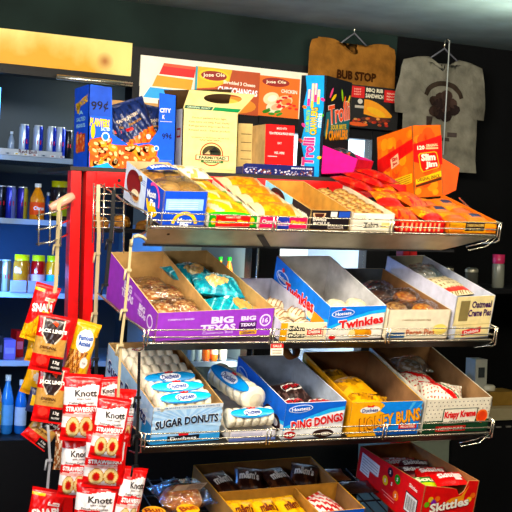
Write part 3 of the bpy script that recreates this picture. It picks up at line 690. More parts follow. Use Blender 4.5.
for i, (y, z, l) in enumerate(((.07, .042, 'orange pastry pack nearest the front of the pink and blue tray'), (.165, .046, 'orange pastry pack second from the front of the pink and blue tray'), (.26, .05, 'orange pastry pack third from the front of the pink and blue tray'), (.35, .056, 'orange pastry pack at the back of the pink and blue tray'))):
    pack('wrapped_pastry', lay(td, td['w']*.5, y, z, 4*(i % 2)-2, 8), .16, .105, .038, crm, l, 'pastry', 'orange pastry packs on the top shelf', nu=18, nv=12)
def swiss_front(b, m, w, h):
    b.ell(m, w*.22, h*.86, w*.16, h*.34, '#d8b088', 1, t0=math.pi, t1=2*math.pi); b.ell(m, w*.22, h*.84, w*.12, h*.24, '#401810', 2, t0=math.pi, t1=2*math.pi)
    b.rect(m, w*.70, h*.66, w*.98, h*.96, '#2848a0', 1); b.rect(m, w*.5, h*.68, w*.66, h*.94, '#e0dcd0', 1); b.text(m, 'SWISS', w*.24, h*.52, w*.34, h*.13, '#f0e8d8', 0, 2, .03); b.text(m, 'ROLLS', w*.3, h*.34, w*.4, h*.14, '#f0e8d8', 0, 2, .03); b.text(m, 'COCOA', w*.66, h*.16, w*.4, h*.18, '#c8b8a8', 0, 2, .03)
def swiss_left(b, m, D, hb, hf):
    b.poly(m, clipq(D, hb, hf, 0, D*.62), '#9cd0e8', 1); b.ell(m, D*.3, hb*.55, D*.17, hb*.42, '#3a1814', 2, n=24); b.ell(m, D*.3, hb*.5, D*.13, hb*.25, '#8a2820', 3); b.ell(m, D*.3, hb*.52, D*.05, hb*.12, '#e8b0a0', 4)
    b.text(m, 'SWISS', D*.84, hf*.55, D*.2, hf*.3, '#f0e8d8', 0, 2, .03)
ts = tray('snack_box', 'black chocolate roll box with bare brown cardboard inside on the top shelf', ('top', 310.5, 210, 352, 265.5, 180, .36), '#201418', '#c09050', '#181014', swiss_front, swiss_left, edge='#d8b880')
def roll_front(b, m, w, h): b.text(m, 'Zebra', w*.45, h*.36, w*.36, h*.3, '#302820', .05, 2, .02); b.rect(m, w*.04, h*.62, w*.3, h*.9, '#e8dcc0', 1); b.rect(m, w*.7, h*.2, w*.96, h*.5, '#f8e8a0', 1)
tl = tray('snack_box', 'white tray of pale iced rolls between the black chocolate box and the red tray', ('top', 353, 213, 396, 304, 183, .38), '#f0e4cc', '#e8d8b8', '#f4ecd8', roll_front, back=False)
k = 0
for i, y in enumerate((.05, .115, .18, .245, .31)):
    for j, x in enumerate((.045, .108)):
        b = MB(); dome(b, 0, 0, .033, .030, .034, '#d0a468', '#9c6830', sw=1); o = b.build('iced_roll'); o.matrix_world = flatm(tl, x + .004*(i % 2), y, .026, 20*j, 4)
        tag(o, ('pale iced roll in the front left corner of the white tray', 'pale iced roll in the front right corner of the white tray', 'pale iced roll on the left, second row of the white tray', 'pale iced roll on the right, second row of the white tray', 'pale iced roll on the left, middle row of the white tray', 'pale iced roll on the right, middle row of the white tray', 'pale iced roll on the left, fourth row of the white tray', 'pale iced roll on the right, fourth row of the white tray', 'pale iced roll in the back left corner of the white tray', 'pale iced roll in the back right corner of the white tray')[k], 'roll', 'iced rolls in the white tray'); k += 1
def red_front(b, m, w, h):
    for i in range(9): b.rect(m, w*(.06+.1*i), h*.12, w*(.10+.1*i), h*.8, '#f8b070' if i % 2 else '#f0d0a0', 1)
    b.rect(m, 0, h*.86, w, h, '#f06020', 1)
tr_ = tray('snack_box', 'red striped tray of orange snacks right of the white roll tray', ('top', 399, 220, 446, 347, 184, .38), '#d82420', '#c83018', '#e03418', red_front, lambda b, m, D, hb, hf: [b.poly(m, clipq(D, hb, hf, 0, D, .2, .34), '#f07048', 1), b.text(m, 'CHEDDAR STICKS', D*.5, hf*.6, D*.6, hf*.22, '#f8c0a0', -.03, 2, .02)], back=False)
def org(s, t): return '#e86410' if nz(s*3, t*3, 2) > -.4 else ('#f09820' if t > .4 else '#c02808')
def org2(s, t): return '#d83820' if t < .3 else ('#e87414' if nz(s*2, t*4, 7) > -.4 else '#f0a828')
for i, (x, y, f, l) in enumerate(((.05, .07, org, 'orange snack pack in the front left of the red striped tray'), (.14, .075, org2, 'red and yellow snack pack in the front right of the red striped tray'), (.05, .19, org2, 'red and yellow snack pack at mid left of the red striped tray'), (.14, .19, org, 'orange snack pack at mid right of the red striped tray'), (.1, .29, org2, 'red-tipped snack pack in the middle near the back of the red striped tray'))):
    pack('snack_pack', lay(tr_, x, y, .042 + .02*(i > 1), 25*(i % 2)-10, 8), .09, .125, .036, f, l, 'snack pack', 'orange snack packs on the top shelf', nu=14, nv=14)
for i, (x, l) in enumerate(((.0, 'long red meat stick pack lying leftmost behind the white roll tray'), (.05, 'long red meat stick pack lying in the middle behind the rolls'), (.1, 'long red meat stick pack lying nearest the orange box'))):
    pack('meat_stick_pack', lay(tr_, x, .34+.012*i, .075+.012*i, 30, 4), .045, .17, .034, lambda s, t: '#c01818' if nz(s*2, t*6, 4) > -.5 else '#e04838', l, 'snack pack', 'red meat stick packs', nu=8, nv=20)
def or_front(b, m, w, h):
    b.rect(m, w*.34, h*.2, w*.74, h*.9, '#30180c', 1); b.text(m, 'CHEESE CRACKERS', w*.54, h*.66, w*.36, h*.2, '#f8d080', 0, 2, .02); b.text(m, 'SNACK', w*.54, h*.36, w*.24, h*.18, '#f8d080', 0, 2, .02)
    b.rect(m, w*.04, h*.1, w*.3, h*.5, '#e88010', 1); b.rect(m, w*.78, h*.15, w*.97, h*.45, '#e87810', 1)
to = tray('snack_box', 'shallow yellow orange cracker tray at the right end of the top shelf', ('top', 449.5, 221, 498, 396, 193, .34), '#f08a18', '#e87c14', '#f4a81c', or_front, back=False)
k = 0
for i, y in enumerate((.06, .15, .24)):
    for j, x in enumerate((.05, .135)):
        pack('cracker_pack', lay(to, x, y, .038, 3*(i-1), 4), .085, .095, .026, (lambda s, t: '#283058' if (abs(s) < .5 and .3 < t < .6) else '#f08020') if (i+j) % 2 else (lambda s, t: '#f49a2a' if t > .4 else '#e06a14'),
             ('orange cracker pack at the front left of the yellow orange tray', 'orange cracker pack with navy patch, front right of the yellow orange tray', 'orange cracker pack with a navy patch at mid left of the yellow orange tray', 'orange cracker pack at mid right of the yellow orange tray', 'orange cracker pack at the back left of the yellow orange tray', 'orange cracker pack with navy patch, back right of the yellow orange tray')[k], 'snack pack', 'cracker packs in the yellow orange tray'); k += 1

# ================================================================== MIDDLE SHELF
PUR = '#9548be'
def pur_front(b, m, w, h):
    b.text(m, 'CAREFULLY BAKED', w*.2, h*.74, w*.22, h*.06, '#e0c8f0', 0, 1, .02)
    b.text(m, 'BIG', w*.55, h*.66, w*.19, h*.24, '#ecdcf8', 0, 1, .05); b.text(m, 'TEXAS', w*.52, h*.40, w*.3, h*.22, '#ecdcf8', 0, 1, .04); b.text(m, 'Cinnamon Roll', w*.52, h*.22, w*.26, h*.09, '#d8b8ec', 0, 1, .01)
    b.text(m, 'BIG', w*.775, h*.68, w*.13, h*.16, '#ecdcf8', 0, 1, .05); b.rect(m, w*.70, h*.28, w*.85, h*.55, '#3a1450', 1); b.text(m, 'TEXAS', w*.775, h*.45, w*.13, h*.12, '#ecdcf8', 0, 2, .04); b.rect(m, w*.71, h*.1, w*.86, h*.24, '#e8b040', 1); b.text(m, 'CINNAMON', w*.785, h*.17, w*.12, h*.09, '#50205a', 0, 2, .02)
    b.ring(m, w*.925, h*.58, w*.05, h*.22, w*.012, '#ecdcf8', 1); b.text(m, '16', w*.925, h*.58, w*.05, h*.18, '#ecdcf8', 0, 1, .03)
def pur_left(b, m, D, hb, hf):
    b.text(m, 'BIG', D*.42, hb*.60, D*.16, hb*.17, '#ecdcf8', -.05, 1, .05); b.text(m, 'TEXAS', D*.42, hb*.42, D*.24, hb*.16, '#ecdcf8', -.05, 1, .04)
    b.text(m, 'BIG', D*.72, hb*.42, D*.12, hb*.13, '#ecdcf8', -.05, 1, .05); b.text(m, 'TEXAS', D*.72, hb*.29, D*.16, hb*.1, '#ecdcf8', -.05, 1, .04); b.ring(m, D*.88, hb*.30, D*.055, hb*.14, D*.014, '#ecdcf8', 1); b.poly(m, clipq(D, hb, hf, D*.55, D*.7, .72, .8), '#b878d8', 1)
tp = tray('snack_box', 'wide purple cinnamon roll box with a cardboard divider on the middle shelf', ('mid', 157, 313, 278, 110, 252, .40), PUR, '#c09a68', PUR, pur_front, pur_left, edge='#d8b888', taper=.055, dw=-.012)
b = MB(); xd = tp['w']*.47; D_ = tp['D']; hfd, hbd = tp['hf'], tp['hb']
b.prism([(xd, .004, .004), (xd, D_-.004, .004), (xd, D_-.004, hbd-.002), (xd, .004, hfd-.002)], (-.0035, 0, 0), '#b8905c', '#c09a68', '#d8b888', 'kraft'); part(b, 'divider', tp['t'])
g = 'wrapped cinnamon rolls in the purple box'
for i, (x, y, z, rz, l) in enumerate(((.10, .09, .052, 5, 'clear-wrapped pecan roll nearest the front, left half of the purple box'), (.095, .19, .058, -8, 'clear-wrapped pecan roll in the middle, left half of the purple box'), (.085, .29, .05, 4, 'clear-wrapped pecan roll at the back, left half of the purple box'))):
    wrapped('wrapped_roll', flatm(tp, x, y, z, rz, 6), .155, .115, .06, [(-.04, 0, .038, .042, .034, '#b06a2c', '#e8c898', 1), (.038, .004, .04, .044, .036, '#9a5620', '#e0b880', 2)], l, 'cinnamon roll', g)
def teal(s, t):
    if ((s+.1)**2/.22 + (t-.40)**2/.045) < 1 + .25*nz(s*2, t*3, 4): return '#d8b478' if nz(s*3, t*3, 1) > -.4 else '#f0dcb0'
    if abs((s*1.4+t*3) % 1 - .5) < .09 and t > .55: return '#a8dce0'
    return '#0c7f90' if nz(s*2, t*3, 3) > -.1 else ('#17a0ac' if nz(s*4, t*6, 1) > -.5 else '#7cd0d4')
def teal2(s, t):
    if ((s-.3)**2/.2 + (t-.4)**2/.05) < 1 + .25*nz(s*2, t*3, 2): return '#c89c60'
    return '#9cdcdc' if abs((s*2-t*3) % 1 - .5) < .07 else ('#118c9a' if nz(s*3, t*3, 5) > -.2 else '#1fa8b2')
for i, (x, y, z, rz, f, l) in enumerate(((.31, .088, .062, 4, teal2, 'teal bun bag nearest the front, right half of the purple box'), (.30, .19, .105, -14, teal, 'teal bun bag with a clear window in the middle of the purple box'), (.265, .31, .105, 14, teal, 'teal bun bag at the back of the right half of the purple box'))):
    pack('bun_bag', lay(tp, x-.012, y, z, rz, 8, 4), .165, .135, .065, f, l, 'bun bag', 'teal bun bags in the purple box', nu=44, nv=40, wr=.14,
         deco=lambda b, m, W, H: b.text(m, 'BIG TEXAS', W*.12, H*.76, W*.5, H*.12, '#f4fbfb', .3, 2, .03, 'film'))
b = MB(); dome(b, 0, 0, .045, .024, .04, '#d8a868', None); o = b.build('bun'); o.matrix_world = flatm(tp, tp['w']-.036, .07, .03, 80, 4); tag(o, 'bare tan bun at the right wall of the purple box', 'bun')
def zeb_front(b, m, w, h):
    b.rect(m, 0, 0, w*.14, h, '#e8a830', 1); b.text(m, 'Zebra', w*.34, h*.68, w*.34, h*.3, '#141414', 0, 1, .03); b.text(m, 'Cakes', w*.34, h*.3, w*.36, h*.3, '#141414', 0, 1, .03)
    b.poly(m, [(w*.56, h*.3), (w*.86, h*.34), (w*.86, h*.7), (w*.56, h*.66)], '#d83020', 1); b.text(m, 'Debbie', w*.71, h*.5, w*.24, h*.22, '#f8f0e0', .03, 2, .02); b.ring(m, w*.93, h*.5, w*.05, h*.3, w*.014, '#d83020', 1)
tz = tray('snack_box', 'white striped cake box with a short front between the purple and blue boxes', ('mid', 279, 323, 331, 233, 278, .40), '#d8d8e0', '#dcdce4', '#f0e2c0', zeb_front, taper=.03, du=.008, dw=-.014)
for i, (x, y, z, l) in enumerate(((.045, .06, .035, 'striped white cake in the front left of the short white box'), (.11, .055, .035, 'striped white cake in the front middle of the short white box'), (.06, .14, .04, 'striped white cake second row left of the short white box'), (.125, .14, .04, 'striped white cake second row right of the short white box'), (.08, .22, .044, 'striped white cake at the back of the short white box'))):
    t = thing('striped_cake', flatm(tz, x*.95, y+.01*(i > 1), z-.018, 10*i, 5), l, 'cake', 'striped cakes in the white box')
    b = MB(); dome(b, 0, 0, .032, .034, .03, '#f4e4c0', None); part(b, 'cake', t)
    b = MB()
    for q in (-.022, -.008, .008, .022): b.tube([(-.028, q-.008, .024), (0, q, .0315), (.028, q+.008, .024)], .0016, '#a87840', 'food', 6)
    part(b, 'icing_stripe', t)
def tw_blue(b, m, w, h, side=False):
    pass
def twk_front(b, m, w, h):
    b.poly(m, [(0, h), (0, h*.40), (w*.3, h*.62), (w*.7, h*.84), (w, h*.90), (w, h)], '#2a80e4', 1); b.poly(m, [(0, h*.40), (0, h*.30), (w*.35, h*.56), (w*.75, h*.76), (w, h*.80), (w, h*.90), (w*.7, h*.84), (w*.3, h*.62)], '#48b0f0', 1)
    b.ell(m, w*.24, h*.80, w*.2, h*.12, '#e8f0fc', 2, rot=.08); b.ell(m, w*.24, h*.80, w*.185, h*.1, '#2868c8', 3, rot=.08); b.text(m, 'Hostess', w*.24, h*.80, w*.28, h*.1, '#ffffff', .08, 4, .02); b.ell(m, w*.24, h*.93, w*.04, h*.04, '#e03030', 4)
    b.text(m, 'Twinkies', w*.58, h*.53, w*.82, h*.31, '#ffffff', .12, 4, .05); b.text(m, 'Twinkies', w*.58, h*.53, w*.79, h*.27, '#d82030', .12, 5, .035)
    b.rect(m, w*.44, h*.06, w*.74, h*.30, '#f0a848', 2); b.ell(m, w*.44, h*.18, w*.06, h*.12, '#f8dca0', 3); b.ell(m, w*.74, h*.18, w*.06, h*.12, '#e89830', 2); b.ell(m, w*.1, h*.1, w*.06, h*.07, '#d82030', 3)
def twk_left(b, m, D, hb, hf):
    b.poly(m, [(0, 0), (D*.45, 0), (D, hf*.55), (D, hf), (0, hb)], '#2a80e4', 1); b.poly(m, [(D*.3, 0), (D*.55, 0), (D, hf*.36), (D, hf*.62)], '#48b0f0', 2); b.poly(m, [(D*.55, 0), (D, 0), (D, hf*.36)], '#f4f0e8', 1)
    b.ell(m, D*.16, hb*.62, D*.12, hb*.15, '#e8f0fc', 2, rot=-.1); b.ell(m, D*.16, hb*.62, D*.105, hb*.12, '#2868c8', 3, rot=-.1); b.text(m, 'Hostess', D*.16, hb*.62, D*.17, hb*.12, '#ffffff', -.1, 4, .02); b.ell(m, D*.16, hb*.80, D*.025, hb*.05, '#e03030', 4)
    b.text(m, 'Twinkies', D*.49, hb*.48, D*.54, hb*.30, '#ffffff', .0, 4, .05); b.text(m, 'Twinkies', D*.49, hb*.48, D*.52, hb*.27, '#d82030', .0, 5, .035)
    b.poly(m, [(D*.72, hf*.2), (D*.94, hf*.12), (D*.94, hf*.52), (D*.76, hf*.58)], '#f0a040', 3); b.ell(m, D*.70, hf*.42, D*.05, hf*.14, '#f8e4b8', 4)
tt = tray('snack_box', 'blue and white cream cake box with red lettering standing tall mid shelf', ('mid', 330, 307, 387, 276.5, 256, .40), '#2a80e4', '#d4d2d0', '#f4efe4', twk_front, twk_left, edge='#e8e8e8', right_out='#e8e4dc')
for i, (x, y, l) in enumerate(((.06, .05, 'cream cake showing at the left behind the front of the blue and white box'), (.135, .055, 'cream cake showing at the right behind the front of the blue and white box'))):
    b = MB(); dome(b, 0, 0, .034, .05, .045, '#f4e8c8', None); o = b.build('cream_cake'); o.matrix_world = flatm(tt, x, y+.01, .066, 4); tag(o, l, 'cake', 'cream cakes in the blue and white box')
def pec_front(b, m, w, h):
    b.text(m, 'CAREFULLY BAKED PIES', w*.46, h*.66, w*.46, h*.06, '#a89070', 0, 1, .02); b.rect(m, 0, h*.06, w*.3, h*.24, '#2a5080', 1); b.text(m, 'Pecan Pies', w*.55, h*.24, w*.46, h*.22, '#b85a28', .02, 2, .02); b.ell(m, w*.86, h*.34, w*.12, h*.18, '#f4d880', 1)
tc_ = tray('snack_box', 'cream pecan pie box with brown inside between the blue and the tall white box', ('mid', 389, 310, 452, 337, 268, .40), '#e8dcc0', '#8a6444', '#ecdfc4', pec_front, taper=.05, edge='#d8c8a8', back_in='#5c6468')
for i, (x, y, z, rz, c, c2, l) in enumerate(((.17, .07, .062, 10, '#d07a30', '#f0b060', 'clear-wrapped orange pie at the front right of the pecan pie box'), (.07, .08, .064, -12, '#c89a60', '#8a5428', 'clear-wrapped tan pie at the front left of the pecan pie box'), (.15, .17, .07, -5, '#a85a24', '#d89850', 'clear-wrapped brown pie in the middle of the pecan pie box'), (.06, .18, .07, 8, '#3c2416', '#5c3820', 'dark clear-wrapped pie at mid left of the pecan pie box'), (.11, .28, .06, 0, '#2c1c14', '#4a3424', 'dark clear-wrapped pie at the back of the pecan pie box'))):
    wrapped('wrapped_pie', flatm(tc_, x, y, z, rz, 6), .11, .11, .05, [(0, 0, .042, .042, .03, c, c2, 1)], l, 'pie', 'wrapped pies in the pecan pie box')
def oat_front(b, m, w, h):
    b.rect(m, w*.12, h*.42, w*.36, h*.90, '#8a7a50', 1); b.text(m, 'Oatmeal', w*.68, h*.80, w*.52, h*.17, '#3c1450', 0, 1, .03); b.text(m, 'Creme Pies', w*.66, h*.60, w*.6, h*.17, '#3c1450', 0, 1, .03)
    b.poly(m, [(w*.28, h*.05), (w*.76, h*.13), (w*.76, h*.27), (w*.28, h*.19)], '#d82820', 1); b.text(m, 'Debbie', w*.52, h*.16, w*.38, h*.08, '#f8e8e0', .13, 2, .02); b.rect(m, 0, h*.32, w, h*.335, '#d8c088', 1); b.rect(m, 0, 0, w*.1, h*.3, '#d8dce8', 1)
tq = tray('snack_box', 'tall white oatmeal pie box, right end of the middle shelf', ('mid', 457, 297, 496, 387, 256, .42), '#d4d4e2', '#c8ccd8', '#f2dfa8', oat_front, edge='#e8e8f0', right_out='#d8d8e0', back_in='#b0a890')
wrapped('wrapped_pie', flatm(tq, .075, .30, .115, 0, 4), .13, .12, .05, [(0, 0, .05, .05, .03, '#b0a898', '#d8d4cc', 1)], 'silver clear-wrapped pie at the back of the tall white oatmeal box', 'pie')
def dots(s, t): return '#d84028' if abs(t-.2) < .07 else ('#8a6a40' if ((s*5) % 1-.5)**2 + ((t*6) % 1-.5)**2 < .06 else '#e8d8b0')
pack('wrapped_pie', lay(tq, .085, .17, .125, 8, 6), .13, .15, .04, dots, 'dotted beige pie pack with a red band in the tall white oatmeal box', 'pie', nu=26, nv=24)
for i, (x, l) in enumerate(((.045, 'cream pie on the left behind the front of the tall white oatmeal box'), (.11, 'cream pie on the right behind the front of the tall white oatmeal box'))):
    b = MB(); dome(b, 0, 0, .036, .036, .03, '#f0dcae', None); o = b.build('cream_pie'); o.matrix_world = flatm(tq, x, .045, .095, 0); tag(o, l, 'pie', 'cream pies in the oatmeal box')

# ================================================================== LOWER SHELF
LB = '#a8cdf0'
def sd_front(b, m, w, h):
    for i in range(14):
        a = -.1 + i*math.pi*1.06/13; c, s_ = math.cos(a), math.sin(a); L_ = 1.2*w
        P = [(w*.5 + .02*c, h*.5+.02*s_)]
        for da in (-.07, .07): P.append((min(w, max(0, w*.5 + w*.62*math.cos(a+da))), min(h*.9, max(h*.02, h*.5+h*.7*math.sin(a+da)))))
        b.poly(m, [P[0], P[1], P[2]], '#c4e0f8', 1)
    b.rect(m, 0, h*.9, w, h, '#e0e8f0', 1); b.text(m, 'SUGAR WHITE COVERED MINI DONUTS', w*.5, h*.95, w*.9, h*.04, '#5878a0', 0, 2, .01)
    b.text(m, 'SUGAR DONUTS', w*.5, h*.56, w*.92, h*.25, '#f0f8ff', .07, 2, .07, arc=.004); b.text(m, 'SUGAR DONUTS', w*.5, h*.56, w*.9, h*.22, '#181c30', .07, 3, .03, arc=.004)
    b.rect(m, 0, 0, w, h*.2, '#4a9ad8', 1); b.rect(m, w*.24, h*.05, w*.7, h*.2, '#101420', 2); b.text(m, 'Duchess', w*.47, h*.12, w*.38, h*.10, '#e8eef4', 0, 3, .02); b.poly(m, [(w*.4, h*.2), (w*.54, h*.2), (w*.55, h*.30), (w*.5, h*.25), (w*.47, h*.31), (w*.44, h*.25), (w*.39, h*.30)], '#d03038', 2)
def sd_left(b, m, D, hb, hf):
    for i in range(10):
        a = .25+i*.28; b.poly(m, [(D*.55, hb*.2), (D*.55+D*.5*math.cos(a-.06), min(hb*.6, hb*.2+hb*.5*math.sin(a-.06))), (D*.55+D*.5*math.cos(a+.06), min(hb*.6, hb*.2+hb*.5*math.sin(a+.06)))], '#c4e0f8', 1) if abs(D*.5*math.cos(a)) < D*.44 else None
    b.text(m, 'Sugar Donuts', D*.47, hb*.46, D*.86, hb*.36, '#f0f8ff', -.1, 2, .05); b.text(m, 'Sugar Donuts', D*.47, hb*.46, D*.84, hb*.33, '#14306e', -.1, 3, .03)
    b.poly(m, clipq(D, hb, hf, D*.82, D, 0, .5), '#3a8ad0', 1)
tsd = tray('snack_box', 'pale blue sugar donut box, left end of the lower shelf', ('low', 153, 407.5, 224, 107.6, 343, .42), LB, '#b89468', LB, sd_front, sd_left, edge='#c8a878')
nm = ('nearest the front of', 'second from the front of', 'third from the front of', 'fourth from the front of', 'fifth from the front of', 'at the very back of')
for i, (y, z, rz) in enumerate(((.036, .085, 3), (.100, .094, -2), (.165, .098, 2), (.228, .10, -1), (.29, .104, 1), (.352, .108, 0))):
    sleeve(flatm(tsd, tsd['w']*.46, y, z, rz), tsd['w']-.042, .033, f'white donut sleeve with a blue label {nm[i]} the sugar donut box', ('#35b8d8', '#35b8d8', '#2a90d0', '#dfe9f2', '#e4ecf4', '#e4ecf4')[i], group='donut sleeves in the sugar donut box', txt='Duchess' if i < 3 else None)
def sl_front(b, m, w, h): b.rect(m, 0, 0, w, h*.3, '#6a7ab8', 1); b.rect(m, w*.05, h*.5, w*.7, h*.8, '#c8c4d8', 1)
tsl = tray('snack_box', 'low white tray holding donut sleeves between the sugar donut and dark cake boxes', ('low', 229, 432, 277, 183, 392, .40), '#d8d0c8', '#c8bca8', '#e4dfe8', sl_front, back=False)
sleeve(flatm(tsl, tsl['w']*.5, .045, .030, 1), .19 if tsl['w'] > .19 else tsl['w']+.005, .030, 'white donut sleeve lying crosswise at the front of the low white tray', '#40a8d0', group='donut sleeves in the low white tray')
sleeve(flatm(tsl, tsl['w']*.60, .20, .055, -80, 0), .24, .042, 'large donut sleeve lying front to back in the low white tray', '#2890e0', group='donut sleeves in the low white tray')
def dd_front(b, m, w, h):
    b.poly(m, [(0, h), (0, h*.34), (w*.35, h*.58), (w*.72, h*.8), (w, h*.86), (w, h)], '#2666cc', 1); b.poly(m, [(0, h*.34), (0, h*.24), (w*.4, h*.52), (w*.76, h*.7), (w, h*.76), (w, h*.86), (w*.72, h*.8), (w*.35, h*.58)], '#4cb4f0', 1)
    b.ell(m, w*.25, h*.84, w*.2, h*.11, '#e8f0fc', 2, rot=.08); b.ell(m, w*.25, h*.84, w*.185, h*.09, '#2666cc', 3, rot=.08); b.text(m, 'Hostess', w*.25, h*.84, w*.3, h*.1, '#ffffff', .08, 4, .02)
    b.text(m, 'DING DONGS', w*.55, h*.47, w*.88, h*.29, '#ffffff', .14, 4, .05); b.text(m, 'DING DONGS', w*.55, h*.47, w*.86, h*.25, '#d82c30', .14, 5, .04)
    b.ell(m, w*.12, h*.12, w*.1, h*.1, '#b82028', 2); b.text(m, '10', w*.12, h*.12, w*.1, h*.1, '#ffffff', 0, 3, .03); b.ell(m, w*.68, h*.12, w*.18, h*.12, '#2c1410', 2); b.ell(m, w*.72, h*.11, w*.09, h*.05, '#f0e8e0', 3)
def dd_left(b, m, D, hb, hf):
    b.poly(m, [(0, 0), (D*.30, 0), (D, hf*.5), (D, hf), (0, hb)], '#2666cc', 1); b.poly(m, [(D*.3, 0), (D*.42, 0), (D, hf*.40), (D, hf*.5)], '#4cb4f0', 1); b.poly(m, [(D*.42, 0), (D, 0), (D, hf*.40)], '#f0f0f0', 1)
    b.ell(m, D*.14, hb*.66, D*.11, hb*.16, '#e8f0fc', 2, rot=-.1); b.ell(m, D*.14, hb*.66, D*.095, hb*.13, '#2666cc', 3, rot=-.1); b.text(m, 'Hostess', D*.14, hb*.66, D*.15, hb*.12, '#ffffff', -.1, 4, .02)
    b.text(m, 'DONGS', D*.44, hb*.50, D*.34, hb*.28, '#ffffff', -.1, 4, .06); b.text(m, 'DONGS', D*.44, hb*.50, D*.32, hb*.25, '#c82838', -.1, 5, .03)
    b.ell(m, D*.72, hf*.32, D*.10, hf*.25, '#3c1a14', 2); b.ell(m, D*.86, hf*.28, D*.09, hf*.22, '#2c1410', 3); b.ell(m, D*.86, hf*.30, D*.045, hf*.1, '#f0e8e0', 4)
tdd = tray('snack_box', 'blue and white chocolate cake box with red lettering on the lower shelf', ('low', 286, 403.6, 347, 238, 356, .40), '#2666cc', '#c4ccd8', '#f2f2f2', dd_front, dd_left, edge='#e8e8ec', right_out='#2a6ac8')
def ddp(s, t): return '#f0e8e0' if abs(t-.5) < .16 and abs(s) < .66 and abs(abs(t-.5)-.13) < .03 else ('#2a1a18' if nz(s*3, t*3, 5) > -.4 else '#5a4440')
for i, (x, y, z, rz, tl_, l) in enumerate(((.06, .07, .075, 10, 8, 'dark wrapped cake, front left of the blue and white chocolate cake box'), (.15, .06, .075, -6, 6, 'dark wrapped cake, front right of the blue and white chocolate cake box'), (.095, .17, .085, 14, 10, 'dark wrapped cake nearer the back of the blue and white box'))):
    pack('wrapped_cake', lay(tdd, x, y, z, rz, tl_), .11, .105, .05, ddp, l, 'cake', 'dark wrapped cakes in the blue and white box', nu=18, nv=18, wr=.12,
         deco=lambda b, m, W, H: (b.rect(m, -W*.34, H*.40, W*.34, H*.6, '#f4f0ec', 1, 'film'), b.text(m, 'DING DONGS', 0, H*.5, W*.62, H*.15, '#c82838', .04, 2, .03, 'film')))
def hb_front(b, m, w, h):
    b.poly(m, [(0, 0), (w*.40, 0), (w*.34, h*.2), (w*.46, h*.3), (w*.36, h*.44), (w*.5, h*.62), (w*.40, h*.74), (w*.46, h*.9), (w*.40, h), (0, h)], '#f4b020', 1)
    for a in (.3, .6, .9, 1.2): b.poly(m, [(w*.72, h*.3), (min(w, w*.72+w*.5*math.cos(a)), min(h*.98, h*.3+h*math.sin(a)*.8)), (min(w, w*.72+w*.5*math.cos(a+.1)), min(h*.98, h*.3+h*.8*math.sin(a+.1)))], '#60b8f0', 1)
    b.text(m, 'HONEY BUNS', w*.56, h*.47, w*.86, h*.42, '#8a4408', .15, 3, .05); b.text(m, 'HONEY BUNS', w*.56, h*.48, w*.84, h*.37, '#fca81c', .15, 4, .03)
    b.ell(m, w*.26, h*.78, w*.14, h*.11, '#f8f4ec', 2, rot=.05); b.text(m, 'Duchess', w*.26, h*.77, w*.22, h*.11, '#28307c', .05, 3, .02); b.poly(m, [(w*.22, h*.86), (w*.3, h*.86), (w*.31, h*.93), (w*.26, h*.89), (w*.21, h*.93)], '#d83030', 3)
    b.rect(m, w*.7, h*.18, w*.96, h*.30, '#d02828', 2, ); b.text(m, 'FROSTED', w*.83, h*.24, w*.2, h*.07, '#fff0e0', 0, 3, .02); b.rect(m, w*.4, h*.02, w*.97, h*.14, '#1858b0', 1)
thb = tray('snack_box', 'yellow and blue honey bun box with orange lettering on the lower shelf', ('low', 352, 403, 424, 303, 352, .40), '#f0a820', '#967050', '#2c88e0', hb_front, edge='#e8b048', right_out='#2c88e0')
def hbp(s, t): return '#f0b030' if t < .35 or nz(s*2, t*3, 1) > .4 else ('#8a5818' if nz(s*3, t*4, 9) > .3 else '#c08828')
for i, (x, y, z, rz, l) in enumerate(((.10, .085, .072, -20, 'golden wrapped bun nearest the front of the honey bun box'), (.09, .19, .085, 25, 'golden wrapped bun in the middle of the honey bun box'), (.075, .30, .07, 10, 'golden wrapped bun at the back of the honey bun box'))):
    pack('wrapped_bun', lay(thb, x, y, z, rz, 10), .145, .12, .06, hbp, l, 'honey bun', 'wrapped buns in the honey bun box', nu=16, nv=16, wr=.14)
def kk_front(b, m, w, h):
    for i in range(16):
        for j in range(6): b.ell(m, w*(.03+.063*i+.03*(j % 2)), h*(.36+.11*j), w*.009, h*.017, '#5a3c30', 1, n=6)
    b.rect(m, 0, 0, w, h*.36, '#183c24', 1); b.poly(m, [(w*.30, h*.26), (w*.78, h*.26), (w*.80, h*.72), (w*.28, h*.72)], '#f4ecd8', 2); b.rect(m, w*.275, h*.26, w*.29, h*.72, '#183c24', 3); b.rect(m, w*.79, h*.26, w*.805, h*.72, '#183c24', 3); b.rect(m, w*.28, h*.70, w*.80, h*.72, '#183c24', 3); b.rect(m, w*.28, h*.26, w*.80, h*.275, '#183c24', 3)
    b.text(m, 'Krispy Kreme', w*.54, h*.52, w*.48, h*.26, '#d83020', .04, 4, .045); b.text(m, 'DOUGHNUTS', w*.54, h*.33, w*.3, h*.06, '#183c24', 0, 4, .03)
    b.ell(m, w*.88, h*.46, w*.09, h*.2, '#f07848', 3); b.ell(m, w*.88, h*.46, w*.07, h*.15, '#e05030', 4); b.rect(m, w*.2, h*.04, w*.66, h*.2, '#c03020', 2); b.text(m, 'HONEY BUNS', w*.43, h*.12, w*.36, h*.09, '#f4e0c8', 0, 3, .02)
tkk = tray('snack_box', 'cream dotted doughnut box with a dark green base on the lower shelf', ('low', 426.6, 400, 493, 369, 347, .42), '#ece0c8', '#a07c58', '#f0e6d0', kk_front, edge='#e0d4bc', right_out='#e8dcc4')
def kkp(s, t): return '#d82818' if abs(s*.5+t-.55) < .09 else ('#186030' if abs(s*.5+t-.68) < .03 else ('#c85a48' if ((s*6) % 1-.5)**2+((t*7) % 1-.5)**2 < .05 else '#f4ecd8'))
